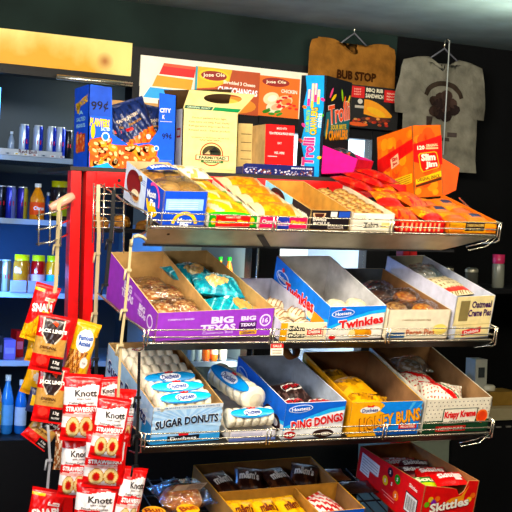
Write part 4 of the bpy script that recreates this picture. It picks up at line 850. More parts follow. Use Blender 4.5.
pack('doughnut_pack', lay(tkk, .12, .10, .088, -24, 10), .15, .16, .06, kkp, 'white doughnut pack with a red band, front of the cream dotted box', 'doughnut pack', 'doughnut packs in the cream dotted box', nu=34, nv=34, wr=.1)
pack('doughnut_pack', lay(tkk, .10, .24, .08, 12, 10), .15, .14, .06, kkp, 'white dotted doughnut pack behind the front one in the cream dotted box', 'doughnut pack', 'doughnut packs in the cream dotted box', nu=34, nv=30, wr=.1)
wrapped('wrapped_bun', flatm(tkk, .12, .33, .085, 0, 8), .14, .11, .06, [(0, 0, .05, .045, .035, '#b09070', '#d8d0c4', 1)], 'clear-wrapped grey bun at the back of the cream dotted box', 'honey bun')

# ================================================================== BOTTOM SHELF
tmm = tray('candy_tray', 'brown partitioned candy tray with a blue front on the bottom shelf', ('bot', 240, 520, 366, 193, 465, .40), '#a88050', '#98704a', '#2858c0', lambda b, m, w, h: b.text(m, "m&m's", w*.4, h*.5, w*.4, h*.5, '#f8f0e0', 0, 1, .03), edge='#d8a048', cat='candy tray')
w_, D_, hf_, hb_ = tmm['w'], tmm['D'], tmm['hf'], tmm['hb']
b = MB(); b.box((.004, D_*.47, .004), (w_-.004, D_*.48, hf_*.98), '#c08a48', 'kraft'); part(b, 'divider', tmm['t'])
b = MB(); b.box((w_*.62, .004, .004), (w_*.632, D_*.47, hf_*.95), '#c08a48', 'kraft'); part(b, 'divider', tmm['t'])
def mmt(c): return lambda b, m, W, H: b.text(m, "m&m's", 0, H*.52, W*.66, H*.3, c, 0, 2, .04, 'film')
k = 0
pl = ('leftmost', 'second from the left', 'third from the left', 'rightmost')
for i in range(4):
    pack('candy_bag', lay(tmm, w_*(.14+.235*i), D_*.74 + .012*(i % 2), hf_*.66, (14, -22, 9, -30)[i], 12+4*(i % 2)), .10, .13, .045, lambda s, t: '#2c140c' if nz(s*2, t*3, 2) > -.3 else '#54301e', f'brown candy bag {pl[i]} in the back half of the partitioned tray', 'candy bag', 'brown candy bags', mmt('#f4ece0'), nu=16, nv=16)
for i in range(3):
    pack('candy_bag', lay(tmm, w_*(.12+.19*i), D_*.22, hf_*.64, 8*i-8, 12), .088, .14, .045, lambda s, t: '#f0b818' if nz(s*2, t*3, 2) > -.6 else '#e09810', f'yellow candy bag {("leftmost", "in the middle", "rightmost")[i]} in the front of the partitioned tray', 'candy bag', 'yellow candy bags', mmt('#6a2c10'), nu=16, nv=16)
pack('candy_bag', lay(tmm, w_*.80, D_*.24, hf_*.55, 30, 14), .11, .14, .045, lambda s, t: '#c02020' if (s*2+t*3) % 1 < .5 else '#e8dcd0', 'red and white candy bag in the small front right compartment of the partitioned tray', 'candy bag')
def sk_front(b, m, w, h):
    b.text(m, 'Skittles', w*.5, h*.55, w*.74, h*.21, '#8a0c10', .10, 3, .05); b.text(m, 'Skittles', w*.5, h*.555, w*.72, h*.19, '#fff4e4', .10, 4, .03)
    b.poly(m, [(w*.42, h*.5), (w*.50, h*.56), (w*.60, h*.52), (w*.66, h*.6), (w*.76, h*.58), (w*.76, h*.72), (w*.82, h*.92), (w*.70, h*.72), (w*.62, h*.70), (w*.52, h*.68), (w*.44, h*.62)], '#f09a18', 1)
    for x, y, c in ((.08, .6, '#70b020'), (.14, .70, '#e8c020'), (.20, .64, '#8020a0'), (.26, .70, '#f07820'), (.86, .62, '#f8c820'), (.92, .7, '#f07820')): b.ell(m, w*x, h*y, w*.05, h*.06, c, 2, n=10)
def sk_left(b, m, D, hb, hf):
    b.poly(m, [(D*.05, hb*.3), (D*.2, hb*.3), (D*.2, hb*.52), (D*.34, hb*.56), (D*.34, hb*.92), (D*.05, hb*.88)], '#ece4e0', 1)
    for j in range(6): b.rect(m, D*.07, hb*(.36+.085*j), D*(.18 if j < 2 else .32), hb*(.385+.085*j), '#a89a98', 2)
    for (x, y, c) in ((.505, .70, '#3c1028'), (.62, .68, '#30902c'), (.45, .46, '#f0c418'), (.63, .34, '#f07a18'), (.55, .5, '#d82028')): b.ell(m, D*x, hf*y, D*.042, hf*.10, c, 2, n=14); b.text(m, 's', D*x, hf*y, D*.02, hf*.08, '#f4e8e0', 0, 3, .02)
    b.rect(m, D*.76, hf*.22, D*.94, hf*.62, '#101010', 1); b.rect(m, D*.77, hf*.24, D*.93, hf*.60, '#f0ece8', 2)
    for j in range(12): b.rect(m, D*(.785+.0115*j), hf*.28, D*(.789+.0115*j+.003*(j % 3 == 0)), hf*.56, '#181818', 3)
    b.text(m, 'Skittles', D*.85, hf*.78, D*.12, hf*.08, '#fff0e0', 0, 2, .02); b.rect(m, D*.42, hf*.22, D*.62, hf*.235, '#f09890', 1); b.rect(m, D*.46, hf*.16, D*.62, hf*.175, '#f09890', 1)
tsk = tray('candy_box', 'bright red fruit candy box with a notched front, bottom shelf', ('bot', 425, 486, 480, 360, 446, .42), '#d41c1c', '#a87048', '#dc2018', sk_front, sk_left, edge='#c89060', right_out='#d41c1c', cat='candy box',
           lip=lambda w, h: [(0, 0, 0), (w, 0, 0), (w, 0, h), (w*.80, 0, h*1.02), (w*.74, 0, h*.80), (w*.66, 0, h*.74), (w*.60, 0, h*.86), (w*.5, 0, h*.9), (0, 0, h)])
w_ = tsk['w']; hh_ = .095
rp = lambda s, t: '#c81818' if nz(s*2, t*3, 6) > -.5 else '#e83020'
bp = lambda s, t: '#4a1418' if abs(t-.5) < .3 else '#a01c1c'
k = 0
for i, (x, y, z, rz, f, tx, tcx, l) in enumerate((
    (.12, .33, .085, -50, rp, 'Skittles', '#f8e8e0', 'red candy pack at the very back of the red candy box'), (.07, .29, .10, -48, rp, 'Skittles', '#f8e8e0', 'red candy pack at the back left of the red candy box'),
    (.13, .26, .108, -48, bp, 'Skittles', '#f4ece4', 'dark red candy pack with white lettering, further back in the red candy box'), (.09, .20, .115, -50, bp, 'Skittles', '#f4ece4', 'dark red candy pack with white lettering, nearer the front of the red candy box'),
    (.14, .17, .122, -46, rp, 'Skittles', '#f8e8e0', 'red candy pack in the middle of the red candy box'), (.07, .10, .125, -48, lambda s, t: '#2c8a34' if t > .3 else '#c8d838', 'Sour', '#f8f8d0', 'green candy pack near the left front of the red candy box'),
    (.15, .08, .145, -42, rp, 'Skittles', '#f8e8e0', 'red candy pack with a white patch, front right of the red candy box'))):
    def dk(b, m, W, H, tx=tx, tcx=tcx, i=i):
        b.text(m, tx, 0, H*.52, W*.7, H*.34, tcx, 0, 2, .04, 'film')
        if i == 6: b.rect(m, W*.1, H*.2, W*.3, H*.6, '#f0e4e0', 2, 'film')
    pack('candy_pack', lay(tsk, x*.9+.012, y, z, rz+40, 8), .128, .075, .03, f, l, 'candy pack', 'candy packs in the red candy box', dk, nu=18, nv=12)
# loose wrapped buns left of the partitioned tray
def sm(u, v, z=0, yaw=0): return shelf_mat('bot', u, v, yaw) @ T((0, 0, z))
ub = on_y(190, 500, 0.1).x
t = wrapped('wrapped_bun', sm(ub, .20, .05, .1), .19, .16, .09, [(0, 0, .07, .06, .06, '#d07808', '#f0a030', 1)], 'clear-wrapped orange bun with a white barcode label left of the partitioned candy tray', 'bun')
b = MB(); m2 = lambda x, y, l=1: (x, -.045 - y*.5, .082+ y*.55)
b.rect(m2, -.055, -.02, .05, .05, '#e8e4dc', 0)
for j in range(14): b.rect(m2, -.008+.0038*j, -.012, -.006+.0038*j, .04, '#303030', 1)
part(b, 'barcode_label', t)
for i, (px, l) in enumerate(((153, 'orange wrapped bun with a round yellow label, left of the barcoded one'), (187, 'orange wrapped bun with a round yellow label, in front of the barcoded one'))):
    wrapped('wrapped_bun', sm(on_y(px, 505, .05).x, .06, .045, .2*i), .14, .13, .07, [(0, 0, .055, .05, .045, '#d89028', '#e8b048', 1)], l, 'bun', 'wrapped buns on the bottom shelf', lab=(.075, .065, '#f4b428', 'Bun', '#8a3010', 0))
for i, (u, v, l) in enumerate(((.80, .40, 'reddish flat pack lying on the wires behind the partitioned tray'), (.86, .30, 'dark brown flat pack lying on the wires beside the red candy box'))):
    pack('snack_pack', sm(u, v, .024) @ LAY, .16, .09, .025, lambda s, t, i=i: ('#8a3020' if t > .5 else '#a86a40') if i == 0 else '#2a1a14', l, 'snack pack')
# price sign and tape roll hanging under the middle shelf
p = on_y(277, 349.5, -.014); b = MB(); b.box((-.021, 0, -.018), (.021, .002, .018), '#f4ecd8'); m2 = flat((0, 0, 0), (1, 0, 0), (0, 0, 1))
b.rect(m2, -.021, .004, .021, .018, '#d82c20', 1); b.text(m2, 'SALE', 0, .011, .03, .008, '#f8e0d0', 0, 2, .02)
for j in range(3): b.rect(m2, -.016, -.004-.005*j, .016, -.002-.005*j, '#806858', 1)
o = b.build('price_card'); o.location = p; tag(o, 'small red and white price card hanging under the middle shelf', 'price card')
p = on_y(291, 350, .14); b = MB(); pr = [(.03, -.012), (.03, .012), (.018, .012), (.018, -.012), (.03, -.012)]; b.lathe(pr, '#7a5030', 'kraft', 24)
o = b.build('tape_roll'); o.matrix_world = T(p) @ Rx(R(70)) @ Ry(R(20)); tag(o, 'brown tape roll beside the small price card under the middle shelf', 'tape roll')
# ================================================================== BOXES ON THE TOP DECK
YD = .58
def X(px, py, Y=YD): return on_y(px, py, Y).x
def Zp(px, py, Y=YD): return on_y(px, py, Y).z
# --- blue peanut display carton with a cut-out front
x0, x1 = X(88.5, 125), X(176, 125); H = Zp(90, 84) - ZD; W = x1-x0; DP = .20
t = thing('peanut_carton', T((x0, YD, ZD)), 'blue peanut display carton with a cut-out front and handwritten prices', 'display box')
bl, bd = '#1c5cd8', '#2848a8'
cut = [(0, 0, 0), (W, 0, 0), (W, 0, H*.93), (W*.80, 0, H*.95), (W*.80, 0, H*.50), (W*.70, 0, H*.34), (W*.45, 0, H*.30), (W*.27, 0, H*.42), (W*.25, 0, H*.97), (0, 0, H)]
b = MB(); b.prism(cut, (0, .004, 0), bl, '#b08858', '#4870d0'); m = flat((0, 0, 0), (1, 0, 0), (0, 0, 1))
b.rect(m, W*.005, H*.62, W*.245, H*.98, '#2a4cb0', 1)
rnd = random.Random(3)
def nuts(x0, z0, x1, z1, n, l=2):
    for k in range(n):
        cx, cz = x0+(x1-x0)*rnd.random(), z0+(z1-z0)*rnd.random(); a = rnd.random()*3.14; s = .0105+.005*rnd.random()
        c = rnd.choice(['#f07018', '#f88424', '#e05c10', '#fc9c48', '#ec6414'])
        b.ell(m, cx, cz, s*1.5, s, c, l + (k % 7)*.35, rot=a, n=9); b.ell(m, cx+.003, cz+.003, s*.7, s*.4, '#fcc890', l+.1 + (k % 7)*.35, rot=a, n=6)
b.rect(m, W*.02, H*.01, W*.78, H*.29, '#c4581a', 1); b.poly(m, [(W*.02, H*.02), (W*.24, H*.02), (W*.24, H*.40), (W*.02, H*.34)], '#c4581a', 1.2)
nuts(W*.06, H*.04, W*.75, H*.26, 75); nuts(W*.04, H*.2, W*.23, H*.34, 16)
b.poly(m, [(W*.02, 0), (W*.30, 0), (W*.22, H*.07), (W*.10, H*.03)], '#38a0e8', 6); b.poly(m, [(W*.40, 0), (W*.66, 0), (W*.60, H*.05)], '#38a0e8', 6)
b.text(m, 'PLANTERS', W*.125, H*.545, W*.22, H*.10, '#f8c838', -.06, 3, .05); b.ell(m, W*.19, H*.38, W*.045, H*.055, '#e8f4fc', 7); b.ell(m, W*.19, H*.38, W*.033, H*.04, '#2878d0', 8); b.text(m, 'SALTED', W*.19, H*.47, W*.1, H*.04, '#d8f0fc', 0, 4, .02)
b.ell(m, W*.05, H*.44, W*.025, H*.09, '#f0c030', 4)
b.text(m, '99¢', W*.12, H*.74, W*.19, H*.13, '#10122c', .1, 3, .01)
b.text(m, '99¢', W*.895, H*.42, W*.11, H*.09, '#0c1030', .15, 3, .01); b.text(m, 'CITY', W*.87, H*.74, W*.13, H*.055, '#f0e8d0', 0, 3, .03); b.text(m, 'K', W*.85, H*.66, W*.03, H*.05, '#f0e8d0', 0, 3, .03); b.rect(m, W*.81, H*.60, W*.95, H*.608, '#c8c0b0', 3)
for j in range(4): b.rect(m, W*.72, H*(.03+.03*j), W*.96, H*(.045+.03*j), '#5c80d0', 3)
b.ell(m, W*.775, H*.27, W*.03, H*.035, '#d8e8f4', 4); b.ell(m, W*.775, H*.27, W*.02, H*.023, '#2878d0', 5)
part(b, 'front_panel', t)
b = MB(); b.prism([(0, DP, 0), (0, 0, 0), (0, 0, H), (0, DP, H)], (.004, 0, 0), '#1858e0', '#b08858', '#4870d0'); m = flat((0, DP, 0), (0, -1, 0), (0, 0, 1))
b.text(m, 'PLANTERS', DP*.52, H*.80, DP*.8, H*.09, '#f8c838', .14, 2, .05); b.ell(m, DP*.3, H*.74, DP*.1, H*.07, '#f0c030', 2)
for j, z in enumerate((.68, .60, .52)): b.text(m, ('A', 'SALTED', 'PEANUTS')[j], DP*.5, H*z, DP*(.3 if j == 0 else .6), H*.05, '#a8e0f8', 0, 2, .02)
b.rect(m, DP*.18, H*.20, DP*.80, H*.42, '#a04818', 1); nuts(DP*.24, H*.22, DP*.76, H*.40, 26)
part(b, 'side_panel', t)
b = MB(); b.prism([(W, 0, 0), (W, DP, 0), (W, DP, H*.93), (W, 0, H*.93)], (-.004, 0, 0), bl, '#b08858'); part(b, 'side_panel', t)
b = MB(); b.prism([(W, DP, 0), (0, DP, 0), (0, DP, H*.90), (W, DP, H*.88)], (0, -.004, 0), bl, '#c09868', '#d8b078'); part(b, 'back_panel', t)
b = MB(); b.box((.004, .004, 0), (W-.004, DP-.004, .004), '#b08858', 'kraft'); part(b, 'base', t)
def nutbag(s, q): return ('#e87820' if nz(s*6, q*7, 3) > -.3 else '#b04c18') if q < .30 + .1*s else ('#1a2858' if nz(s*3, q*5, 8) > -.6 else '#0e1430')
def nb(b, m, W, H):
    b.text(m, 'PLANTERS', -W*.04, H*.66, W*.42, H*.07, '#c8b8a8', .25, 2, .04, 'film'); b.text(m, 'Peanuts', 0, H*.54, W*.36, H*.06, '#b08048', .25, 2, .02, 'film'); b.ell(m, W*.2, H*.2, W*.07, H*.05, '#d0e4f0', 2, 'film'); b.rect(m, -W*.3, H*.40, -W*.1, H*.46, '#c82828', 2, 'film')
for i, (px, py, Y, w, h, ty, ya, l) in enumerate(((122, 136, .60, .11, .17, -4, 8, 'navy peanut bag on the left of the cut-out in the blue peanut carton'), (139, 132, .585, .135, .185, -20, 0, 'large navy peanut bag leaning across the cut-out of the blue peanut carton'), (152, 134, .64, .10, .16, 10, -6, 'navy peanut bag on the right behind the leaning bag in the blue peanut carton'))):
    p = on_y(px, py+6, Y + .03); o = bag_mesh(w, h, .05, nutbag, nu=24, nv=32, deco=nb, wr=.22).build('peanut_bag'); o.matrix_world = T(p) @ Rz(R(ya)) @ Ry(R(ty)) @ Rx(R(-14 if i == 1 else -6)) @ T((0, 0, -h*.25)); tag(o, l, 'peanut bag', 'navy peanut bags')

# --- cream carton with an oval hole in its raised flap
x0, x1 = X(184, 171), X(240, 172); W = x1-x0; H = Zp(188, 108) - ZD; DP = .12
t = thing('roast_carton', T((x0, YD+.03, ZD)), 'cream carton with an oval-holed open flap and a round barn emblem', 'carton')
CR = '#f2e2a0'
b = MB(); b.prism([(0, 0, 0), (W, 0, 0), (W, 0, H*.98), (0, 0, H)], (0, .004, 0), CR, '#b89868'); m = flat((0, 0, 0), (1, 0, 0), (0, 0, 1))
for j, s in enumerate(('Protect packets from light.', 'Keep extra out away from display.', 'Refrigeration improves flavor.', 'Rotated stock - fresher product')): b.text(m, s, W*.48, H*(.865-.065*j), W*(.62 if j == 0 else .74), H*.04, '#8a7440', 0, 1, .01)
b.text(m, 'Questions or comments call toll free', W*.5, H*.56, W*.68, H*.025, '#7a6838', 0, 1, .01); b.text(m, 'www.', W*.5, H*.52, W*.4, H*.02, '#7a6838', 0, 1, .01); b.rect(m, W*.06, H*.055, W*.94, H*.065, '#d8c888', 1)
b.ell(m, W*.53, H*.30, W*.21, H*.19, '#e05028', 1, n=28); b.ell(m, W*.53, H*.30, W*.19, H*.17, '#f0d898', 2, n=28); b.ell(m, W*.53, H*.32, W*.17, H*.12, '#403820', 3, n=24)
b.poly(m, [(W*.40, H*.30), (W*.48, H*.36), (W*.56, H*.30)], '#c8b888', 4); b.rect(m, W*.50, H*.27, W*.66, H*.35, '#2c3424', 4); b.poly(m, [(W*.46, H*.33), (W*.58, H*.42), (W*.68, H*.33)], '#181810', 4)
b.rect(m, W*.24, H*.20, W*.84, H*.285, '#d84020', 5); b.rect(m, W*.255, H*.21, W*.825, H*.275, '#f0e4b0', 6); b.text(m, 'FARMSTEAD', W*.54, H*.243, W*.48, H*.048, '#2c4424', 0, 7, .04); b.rect(m, W*.34, H*.165, W*.74, H*.205, '#3c7038', 6); b.text(m, 'ROASTED', W*.54, H*.186, W*.3, H*.025, '#e8e0b0', 0, 7, .02)
part(b, 'front_panel', t)
b = MB(); b.prism([(0, DP, 0), (0, 0, 0), (0, 0, H), (0, DP, H)], (.004, 0, 0), '#f4efe4', '#b89868'); m = flat((0, DP, 0), (0, -1, 0), (0, 0, 1)); b.rect(m, DP*.5, H*.55, DP*.85, H*.70, '#c83828', 1); b.rect(m, DP*.56, H*.58, DP*.8, H*.67, '#f0ece0', 2); part(b, 'side_panel', t)  # left side of the cream carton coloured whiter for the light on it
b = MB(); b.prism([(W, 0, 0), (W, DP, 0), (W, DP, H*.98), (W, 0, H*.98)], (-.004, 0, 0), CR, '#b89868'); part(b, 'side_panel', t)
b = MB(); b.prism([(W, DP, 0), (0, DP, 0), (0, DP, H), (W, DP, H)], (0, -.004, 0), CR, '#9a7848'); b.prism([(-.01, DP, H), (-.022, DP+.03, H+.075), (W+.03, DP+.03, H+.095), (W, DP, H)][::-1], (0, .004, 0), '#3c2814', '#3c2814', '#3c2814'); part(b, 'back_panel', t)
b = MB(); o = Vector((0, 0, H)); ex = Vector((W, 0, -H*.02)); up = Vector((.05, .035, .070)); wd = Vector((.028, 0, 0))
N = 28
def fp(u, v): return o + ex*u + up*v + wd*(u*v) + Vector((-.016*v*(1-u), 0, .004*v*u))
outer = [fp(*q) for q in [(i/7, 0) for i in range(7)] + [(1, i/7) for i in range(7)] + [(1-i/7, 1) for i in range(7)] + [(0, 1-i/7) for i in range(7)]]
inner = []
for q in [(i/7, 0) for i in range(7)] + [(1, i/7) for i in range(7)] + [(1-i/7, 1) for i in range(7)] + [(0, 1-i/7) for i in range(7)]:
    a = math.atan2(q[1]-.5, q[0]-.5); inner.append(fp(.56+.30*math.cos(a), .66+.26*math.sin(a)))
for i in range(N):
    j = (i+1) % N; q4 = [outer[i], outer[j], inner[j], inner[i]]; b.prism(q4, (0, .003, 0), '#e6d698', '#8a6a40')
m = lambda x, y, l=1: tuple(fp(x, y) + Vector((0, -.0008*l, 0)))
b.rect(m, .02, .02, .50, .20, '#3a5c48', 1); b.rect(m, .52, .02, .98, .20, '#1c8a50', 1); b.text(m, 'ORIGINAL ROAST', .26, .11, .4, .1, '#c8d8b8', 0, 2, .02)
part(b, 'top_flap', t)
# --- kraft and red cartons
def carton2(name, xa, xb, ya, yb, D, front, side, label, paint, cat='carton', Y=YD):
    x0, x1 = X(xa, (ya+yb)/2, Y), X(xb, (ya+yb)/2, Y); W = x1-x0; H = Zp(xa, ya, Y)-ZD; t = thing(name, T((x0, Y, ZD)), label, cat)
    b = MB(); b.prism([(0, 0, 0), (W, 0, 0), (W, 0, H), (0, 0, H)], (0, .003, 0), front, side); paint(b, flat((0, 0, 0), (1, 0, 0), (0, 0, 1)), W, H); part(b, 'front_panel', t)
    b = MB(); b.box((0, .003, 0), (W, D, H), side, 'kraft'); part(b, 'body', t); return t
def redp(b, m, W, H):
    b.text(m, 'MADE WITH', W*.56, H*.93, W*.34, H*.045, '#f8d8d0', 0, 1, .02); b.text(m, 'TEAM STRONG & PROUD INSIDE', W*.55, H*.83, W*.84, H*.05, '#f8d8d0', 0, 1, .03); b.text(m, 'EAT', W*.5, H*.64, W*.14, H*.04, '#f8d8d0', 0, 1, .02)
    b.text(m, 'PEEL HERE', W*.5, H*.45, W*.34, H*.045, '#f8d8d0', 0, 1, .02); b.rect(m, W*.1, H*.37, W*.42, H*.385, '#f8c8c0', 1); b.text(m, 'EAT', W*.5, H*.2, W*.14, H*.04, '#f8d8d0', 0, 1, .02)
carton2('snack_carton', 265, 294, 124, 168, .14, '#dc2422', '#c8a878', 'red fronted carton with small white lines, left of the tall candy box', redp)
def tanp(b, m, W, H):
    for j in range(5): b.rect(m, W*.3, H*(.15+.16*j), W*.95, H*(.165+.16*j), '#6a5838', 1)
carton2('snack_carton', 236, 252, 123, 170, .10, '#dcc48c', '#c8a878', 'tan carton squeezed between the cream carton and the red fronted carton', tanp, Y=YD+.12)
# --- navy sharing size box along the deck edge
YN = .50
x0, x1 = X(243, 172, YN), X(314, 176, YN); W = x1-x0; H = Zp(243, 163, YN)-ZD
t = thing('candy_box', T((x0, YN, ZD)), 'long navy candy box marked sharing size along the edge of the top deck', 'candy box')
b = MB(); b.prism([(0, 0, 0), (W, 0, 0), (W, 0, H*.98), (W*.04, 0, H), (0, 0, H*.85)], (0, .003, 0), '#141c5c', '#b08858'); m = flat((0, 0, 0), (1, 0, 0), (0, 0, 1)); rnd = random.Random(5)
for k in range(90):
    cx = W*rnd.random(); cz = H*.42*rnd.random()**1.3; b.ell(m, cx*.97+.003, cz*.95+.003, .0035, .0028, rnd.choice(['#e8e4e8', '#c8c4d8', '#a8a0b8', '#5a4038', '#7a3c20']), 1+.3*(k % 5), n=7)
b.text(m, 'SHARING SIZE', W*.82, H*.72, W*.3, H*.17, '#e8e8f4', 0, 3, .03); b.text(m, 'cookies', W*.12, H*.62, W*.14, H*.1, '#a8a8d0', 0, 3, .01); part(b, 'front_panel', t)
b = MB(); b.box((0, .003, 0), (W, .07, H*.7), '#141c5c'); part(b, 'body', t)
# --- tall candy carton with magenta chute
p = on_y(320.5, 182, .60); HH = on_y(327, 76, .60).z - ZD
t = thing('gummy_carton', T((p.x, .60, ZD+.001)) @ Rz(R(-52)) @ Ry(R(2)), 'tall black and sky blue gummy candy carton with a magenta chute', 'candy box')
w1, D1 = .104, .215
b = MB(); b.prism([(-w1, 0, 0), (0, 0, 0), (0, 0, HH), (-w1, 0, HH)], (0, .004, 0), '#2aa4e8', '#806848', '#10141c'); m = flat((-w1, 0, 0), (1, 0, 0), (0, 0, 1)); H = HH; W = w1; rnd = random.Random(9)
P = [(0, 0), (W*.22, 0), (W*.16, H*.1), (W*.28, H*.2), (W*.12, H*.35), (W*.24, H*.5), (W*.14, H*.7), (W*.24, H*.85), (W*.16, H), (0, H)]
b.poly(m, P, '#10141c', 1); b.poly(m, [(W*.93, 0), (W, 0), (W, H), (W*.90, H), (W*.95, H*.7), (W*.88, H*.4)], '#10141c', 1)
b.text(m, 'Trolli', W*.46, H*.25, H*.29, W*.50, '#f8f4f8', math.pi/2, 3, .05); b.text(m, 'Trolli', W*.46, H*.25, H*.275, W*.45, '#f0508c', math.pi/2, 4, .04)
b.text(m, 'CRAWLERS', W*.60, H*.55, H*.28, W*.3, '#181408', math.pi/2, 3, .06); b.text(m, 'CRAWLERS', W*.60, H*.55, H*.27, W*.27, '#f8d020', math.pi/2, 4, .03); b.text(m, 'SOUR BRITE', W*.36, H*.55, H*.22, W*.14, '#a8d830', math.pi/2, 4, .03); b.text(m, 'minis', W*.82, H*.56, H*.14, W*.2, '#e0f4fc', math.pi/2, 4, .02)
for (x, z0, z1, c) in ((.30, .70, .86, '#f0508c'), (.44, .68, .92, '#f8d868'), (.56, .74, .92, '#f05088'), (.68, .72, .86, '#f8e070')): b.rect(m, W*x, H*z0, W*(x+.10), H*z1, c, 3); b.rect(m, W*(x+.02), H*(z0+.07), W*(x+.08), H*z1, '#fce8d8', 4)
for k in range(7): b.ell(m, W*rnd.choice([.12, .2, .82, .9]), H*rnd.random()*.9+.02, .010, .006, rnd.choice(['#f05088', '#f8c830', '#60c040', '#f08030']), 3, rot=rnd.random()*3, n=8)
part(b, 'side_panel', t)
b = MB(); b.prism([(0, 0, 0), (0, D1, 0), (0, D1, H*.99), (0, 0, H)], (-.004, 0, 0), '#14161c', '#806848', '#3a4048'); m = flat((0, 0, 0), (0, 1, 0), (0, 0, 1))
b.poly(m, [(D1*.02, H*.40), (D1*.2, H*.44), (D1*.95, H*.40), (D1*.98, H*.66), (D1*.5, H*.70), (D1*.05, H*.64)], '#1c6a78', 1)
b.text(m, 'Trolli', D1*.54, H*.66, D1*.84, H*.20, '#fcece4', .2, 3, .05); b.text(m, 'Trolli', D1*.54, H*.66, D1*.81, H*.185, '#f46a48', .2, 4, .02)
b.text(m, 'SOUR BRITE', D1*.55, H*.52, D1*.6, H*.05, '#d8c020', .1, 3, .04); b.text(m, 'CRAWLERS', D1*.55, H*.44, D1*.74, H*.10, '#f0a020', .1, 4, .05)
for (x, z, a, c) in ((.2, .84, 1.0, '#f06090'), (.3, .80, .6, '#f0d040'), (.62, .84, 1.9, '#a0d040'), (.72, .78, 1.3, '#f08030'), (.88, .80, 1.1, '#f0d860'), (.12, .52, 1.5, '#f0a020'), (.1, .44, 1.5, '#f0c020')): b.ell(m, D1*x, H*z, .024, .007, c, 3, rot=a, n=10)
part(b, 'front_panel', t)
b = MB(); b.prism([(0, D1, 0), (-w1, D1, 0), (-w1, D1, H*.99), (0, D1, H*.99)], (0, -.004, 0), '#14161c', '#806848'); b.prism([(-w1, D1, 0), (-w1, 0, 0), (-w1, 0, H), (-w1, D1, H*.99)], (.004, 0, 0), '#14161c', '#806848'); b.face([(-w1, 0, H), (0, 0, H), (0, D1, H*.99), (-w1, D1, H*.99)], '#e8e8ec'); part(b, 'body', t)
b = MB(); L = .135; dz = .012
b.prism([(.002, .0, dz), (L, .0, dz+.012), (L+.012, 0, dz+.06), (.002, .0, .118)], (0, .004, 0), '#e81c8c', '#c01870'); b.prism([(L, .0, dz+.012), (L, D1*.62, dz+.012), (L+.012, D1*.62, dz+.06), (L+.012, 0, dz+.06)], (-.004, 0, 0), '#e02848', '#d02040')
b.prism([(.002, D1*.62, dz), (.002, D1*.62, .118), (L+.012, D1*.62, dz+.06), (L, D1*.62, dz+.012)], (0, -.004, 0), '#e81c8c', '#c01870'); b.prism([(.002, 0, dz), (.002, D1*.62, dz), (L, D1*.62, dz+.012), (L, 0, dz+.012)], (0, 0, .003), '#e81c8c', '#d82050'); part(b, 'chute', t)
for i, (lx, ly, lz, l) in enumerate(((.05, .05, .085, 'dark gummy candy pack heaped in the magenta chute, nearer the carton edge'), (.045, .095, .09, 'dark gummy candy pack heaped further back in the magenta chute'))):
    pack('gummy_pack', t.matrix_world @ T((lx, ly, lz)) @ Ry(R(18)) @ Rz(R(30*i)) @ LAY, .10, .085, .04, lambda s, q: '#14161c' if nz(s*2, q*4, 2) > -.3 else ('#6a8098' if nz(s*4, q*2, 1) > 0 else '#e86848'), l, 'candy pack', 'gummy candy packs')
# --- orange meat stick carton leaning on the back of the top shelf
ZS = ZL['top'] + .44*math.sin(TILT) + .004
b = MB(); b.box((.84, .425, ZS-.012), (1.236, .70, ZS), '#26221e', 'dark'); part(b, 'rear_ledge', rk)
YJ = .44
def sj_m(u): return T((u, YJ, ZS+.010)) @ Rz(R(7)) @ Ry(R(-4.5))
lo_, hi_ = .6, 1.2
for _ in range(40):
    u = (lo_+hi_)/2; lo_, hi_ = (u, hi_) if proj(sj_m(u) @ Vector((0, 0, 0)))[0] < 414.5 else (lo_, u)
Mj = sj_m(u)
def bis(f, target, a, c, inc=True):
    for _ in range(40):
        mid = (a+c)/2
        if (f(mid) < target) == inc: a = mid
        else: c = mid
    return a
H = bis(lambda h: -proj(Mj @ Vector((0, 0, h)))[1], -125.5, .05, .6); W = bis(lambda w: proj(Mj @ Vector((w, 0, H)))[0], 441, .02, .5); D1 = bis(lambda d: -proj(Mj @ Vector((0, d, H)))[0], -376.5, .02, .5)
hl = bis(lambda h: -proj(Mj @ Vector((0, D1, h)))[1], -137.5, .02, .6)
print('slim', H, W, D1, hl)
for px in (30, 120, 215, 330):
    print('shelf px', px, [round(proj(CMAT @ Vector((oc(px, 250, .2).x, .2, z)))[1]) for z in CSH])
t = thing('meat_stick_carton', Mj, 'tall flaming orange meat stick carton standing at the back of the top shelf', 'carton')
def flame(b, m, W, H0, H1, seed, n=26):
    rnd = random.Random(seed)
    for k in range(n):
        x = W*(.05+.9*rnd.random()); z = (H0+(H1-H0)*x/W)*(.06+.88*rnd.random()); r = min(.026, x*.9, (W-x)*.9, abs((H0+(H1-H0)*x/W)-z)*.9, z*.9)
        if r > .003: b.ell(m, x, z, r, r*.8, rnd.choice(['#fb8a14', '#ff981c', '#f47a0c', '#ffa42c', '#ee600c']), .6+.1*(k % 5), rot=rnd.random(), n=9)
b = MB(); b.prism([(0, 0, 0), (W, 0, 0), (W, 0, H), (0, 0, H)], (0, .004, 0), '#f87410', '#b08858'); m = flat((0, 0, 0), (1, 0, 0), (0, 0, 1)); flame(b, m, W, H, H, 1)
b.poly(m, [(0, H*.50), (0, H*.74), (W, H*.86), (W, H*.45), (W*.55, H*.42)], '#e02a14', 2); b.text(m, '120', W*.26, H*.69, W*.26, H*.06, '#fcecd0', .04, 4, .05); b.text(m, 'ORIGINAL', W*.65, H*.72, W*.42, H*.04, '#fce0b0', .06, 4, .02); b.rect(m, W*.42, H*.665, W*.86, H*.69, '#f8c090', 4)
P = [(W*.22, H*.40), (W*.30, H*.345), (W*.86, H*.40), (W*.90, H*.44), (W*.82, H*.615), (W*.74, H*.635), (W*.22, H*.615), (W*.16, H*.585)]
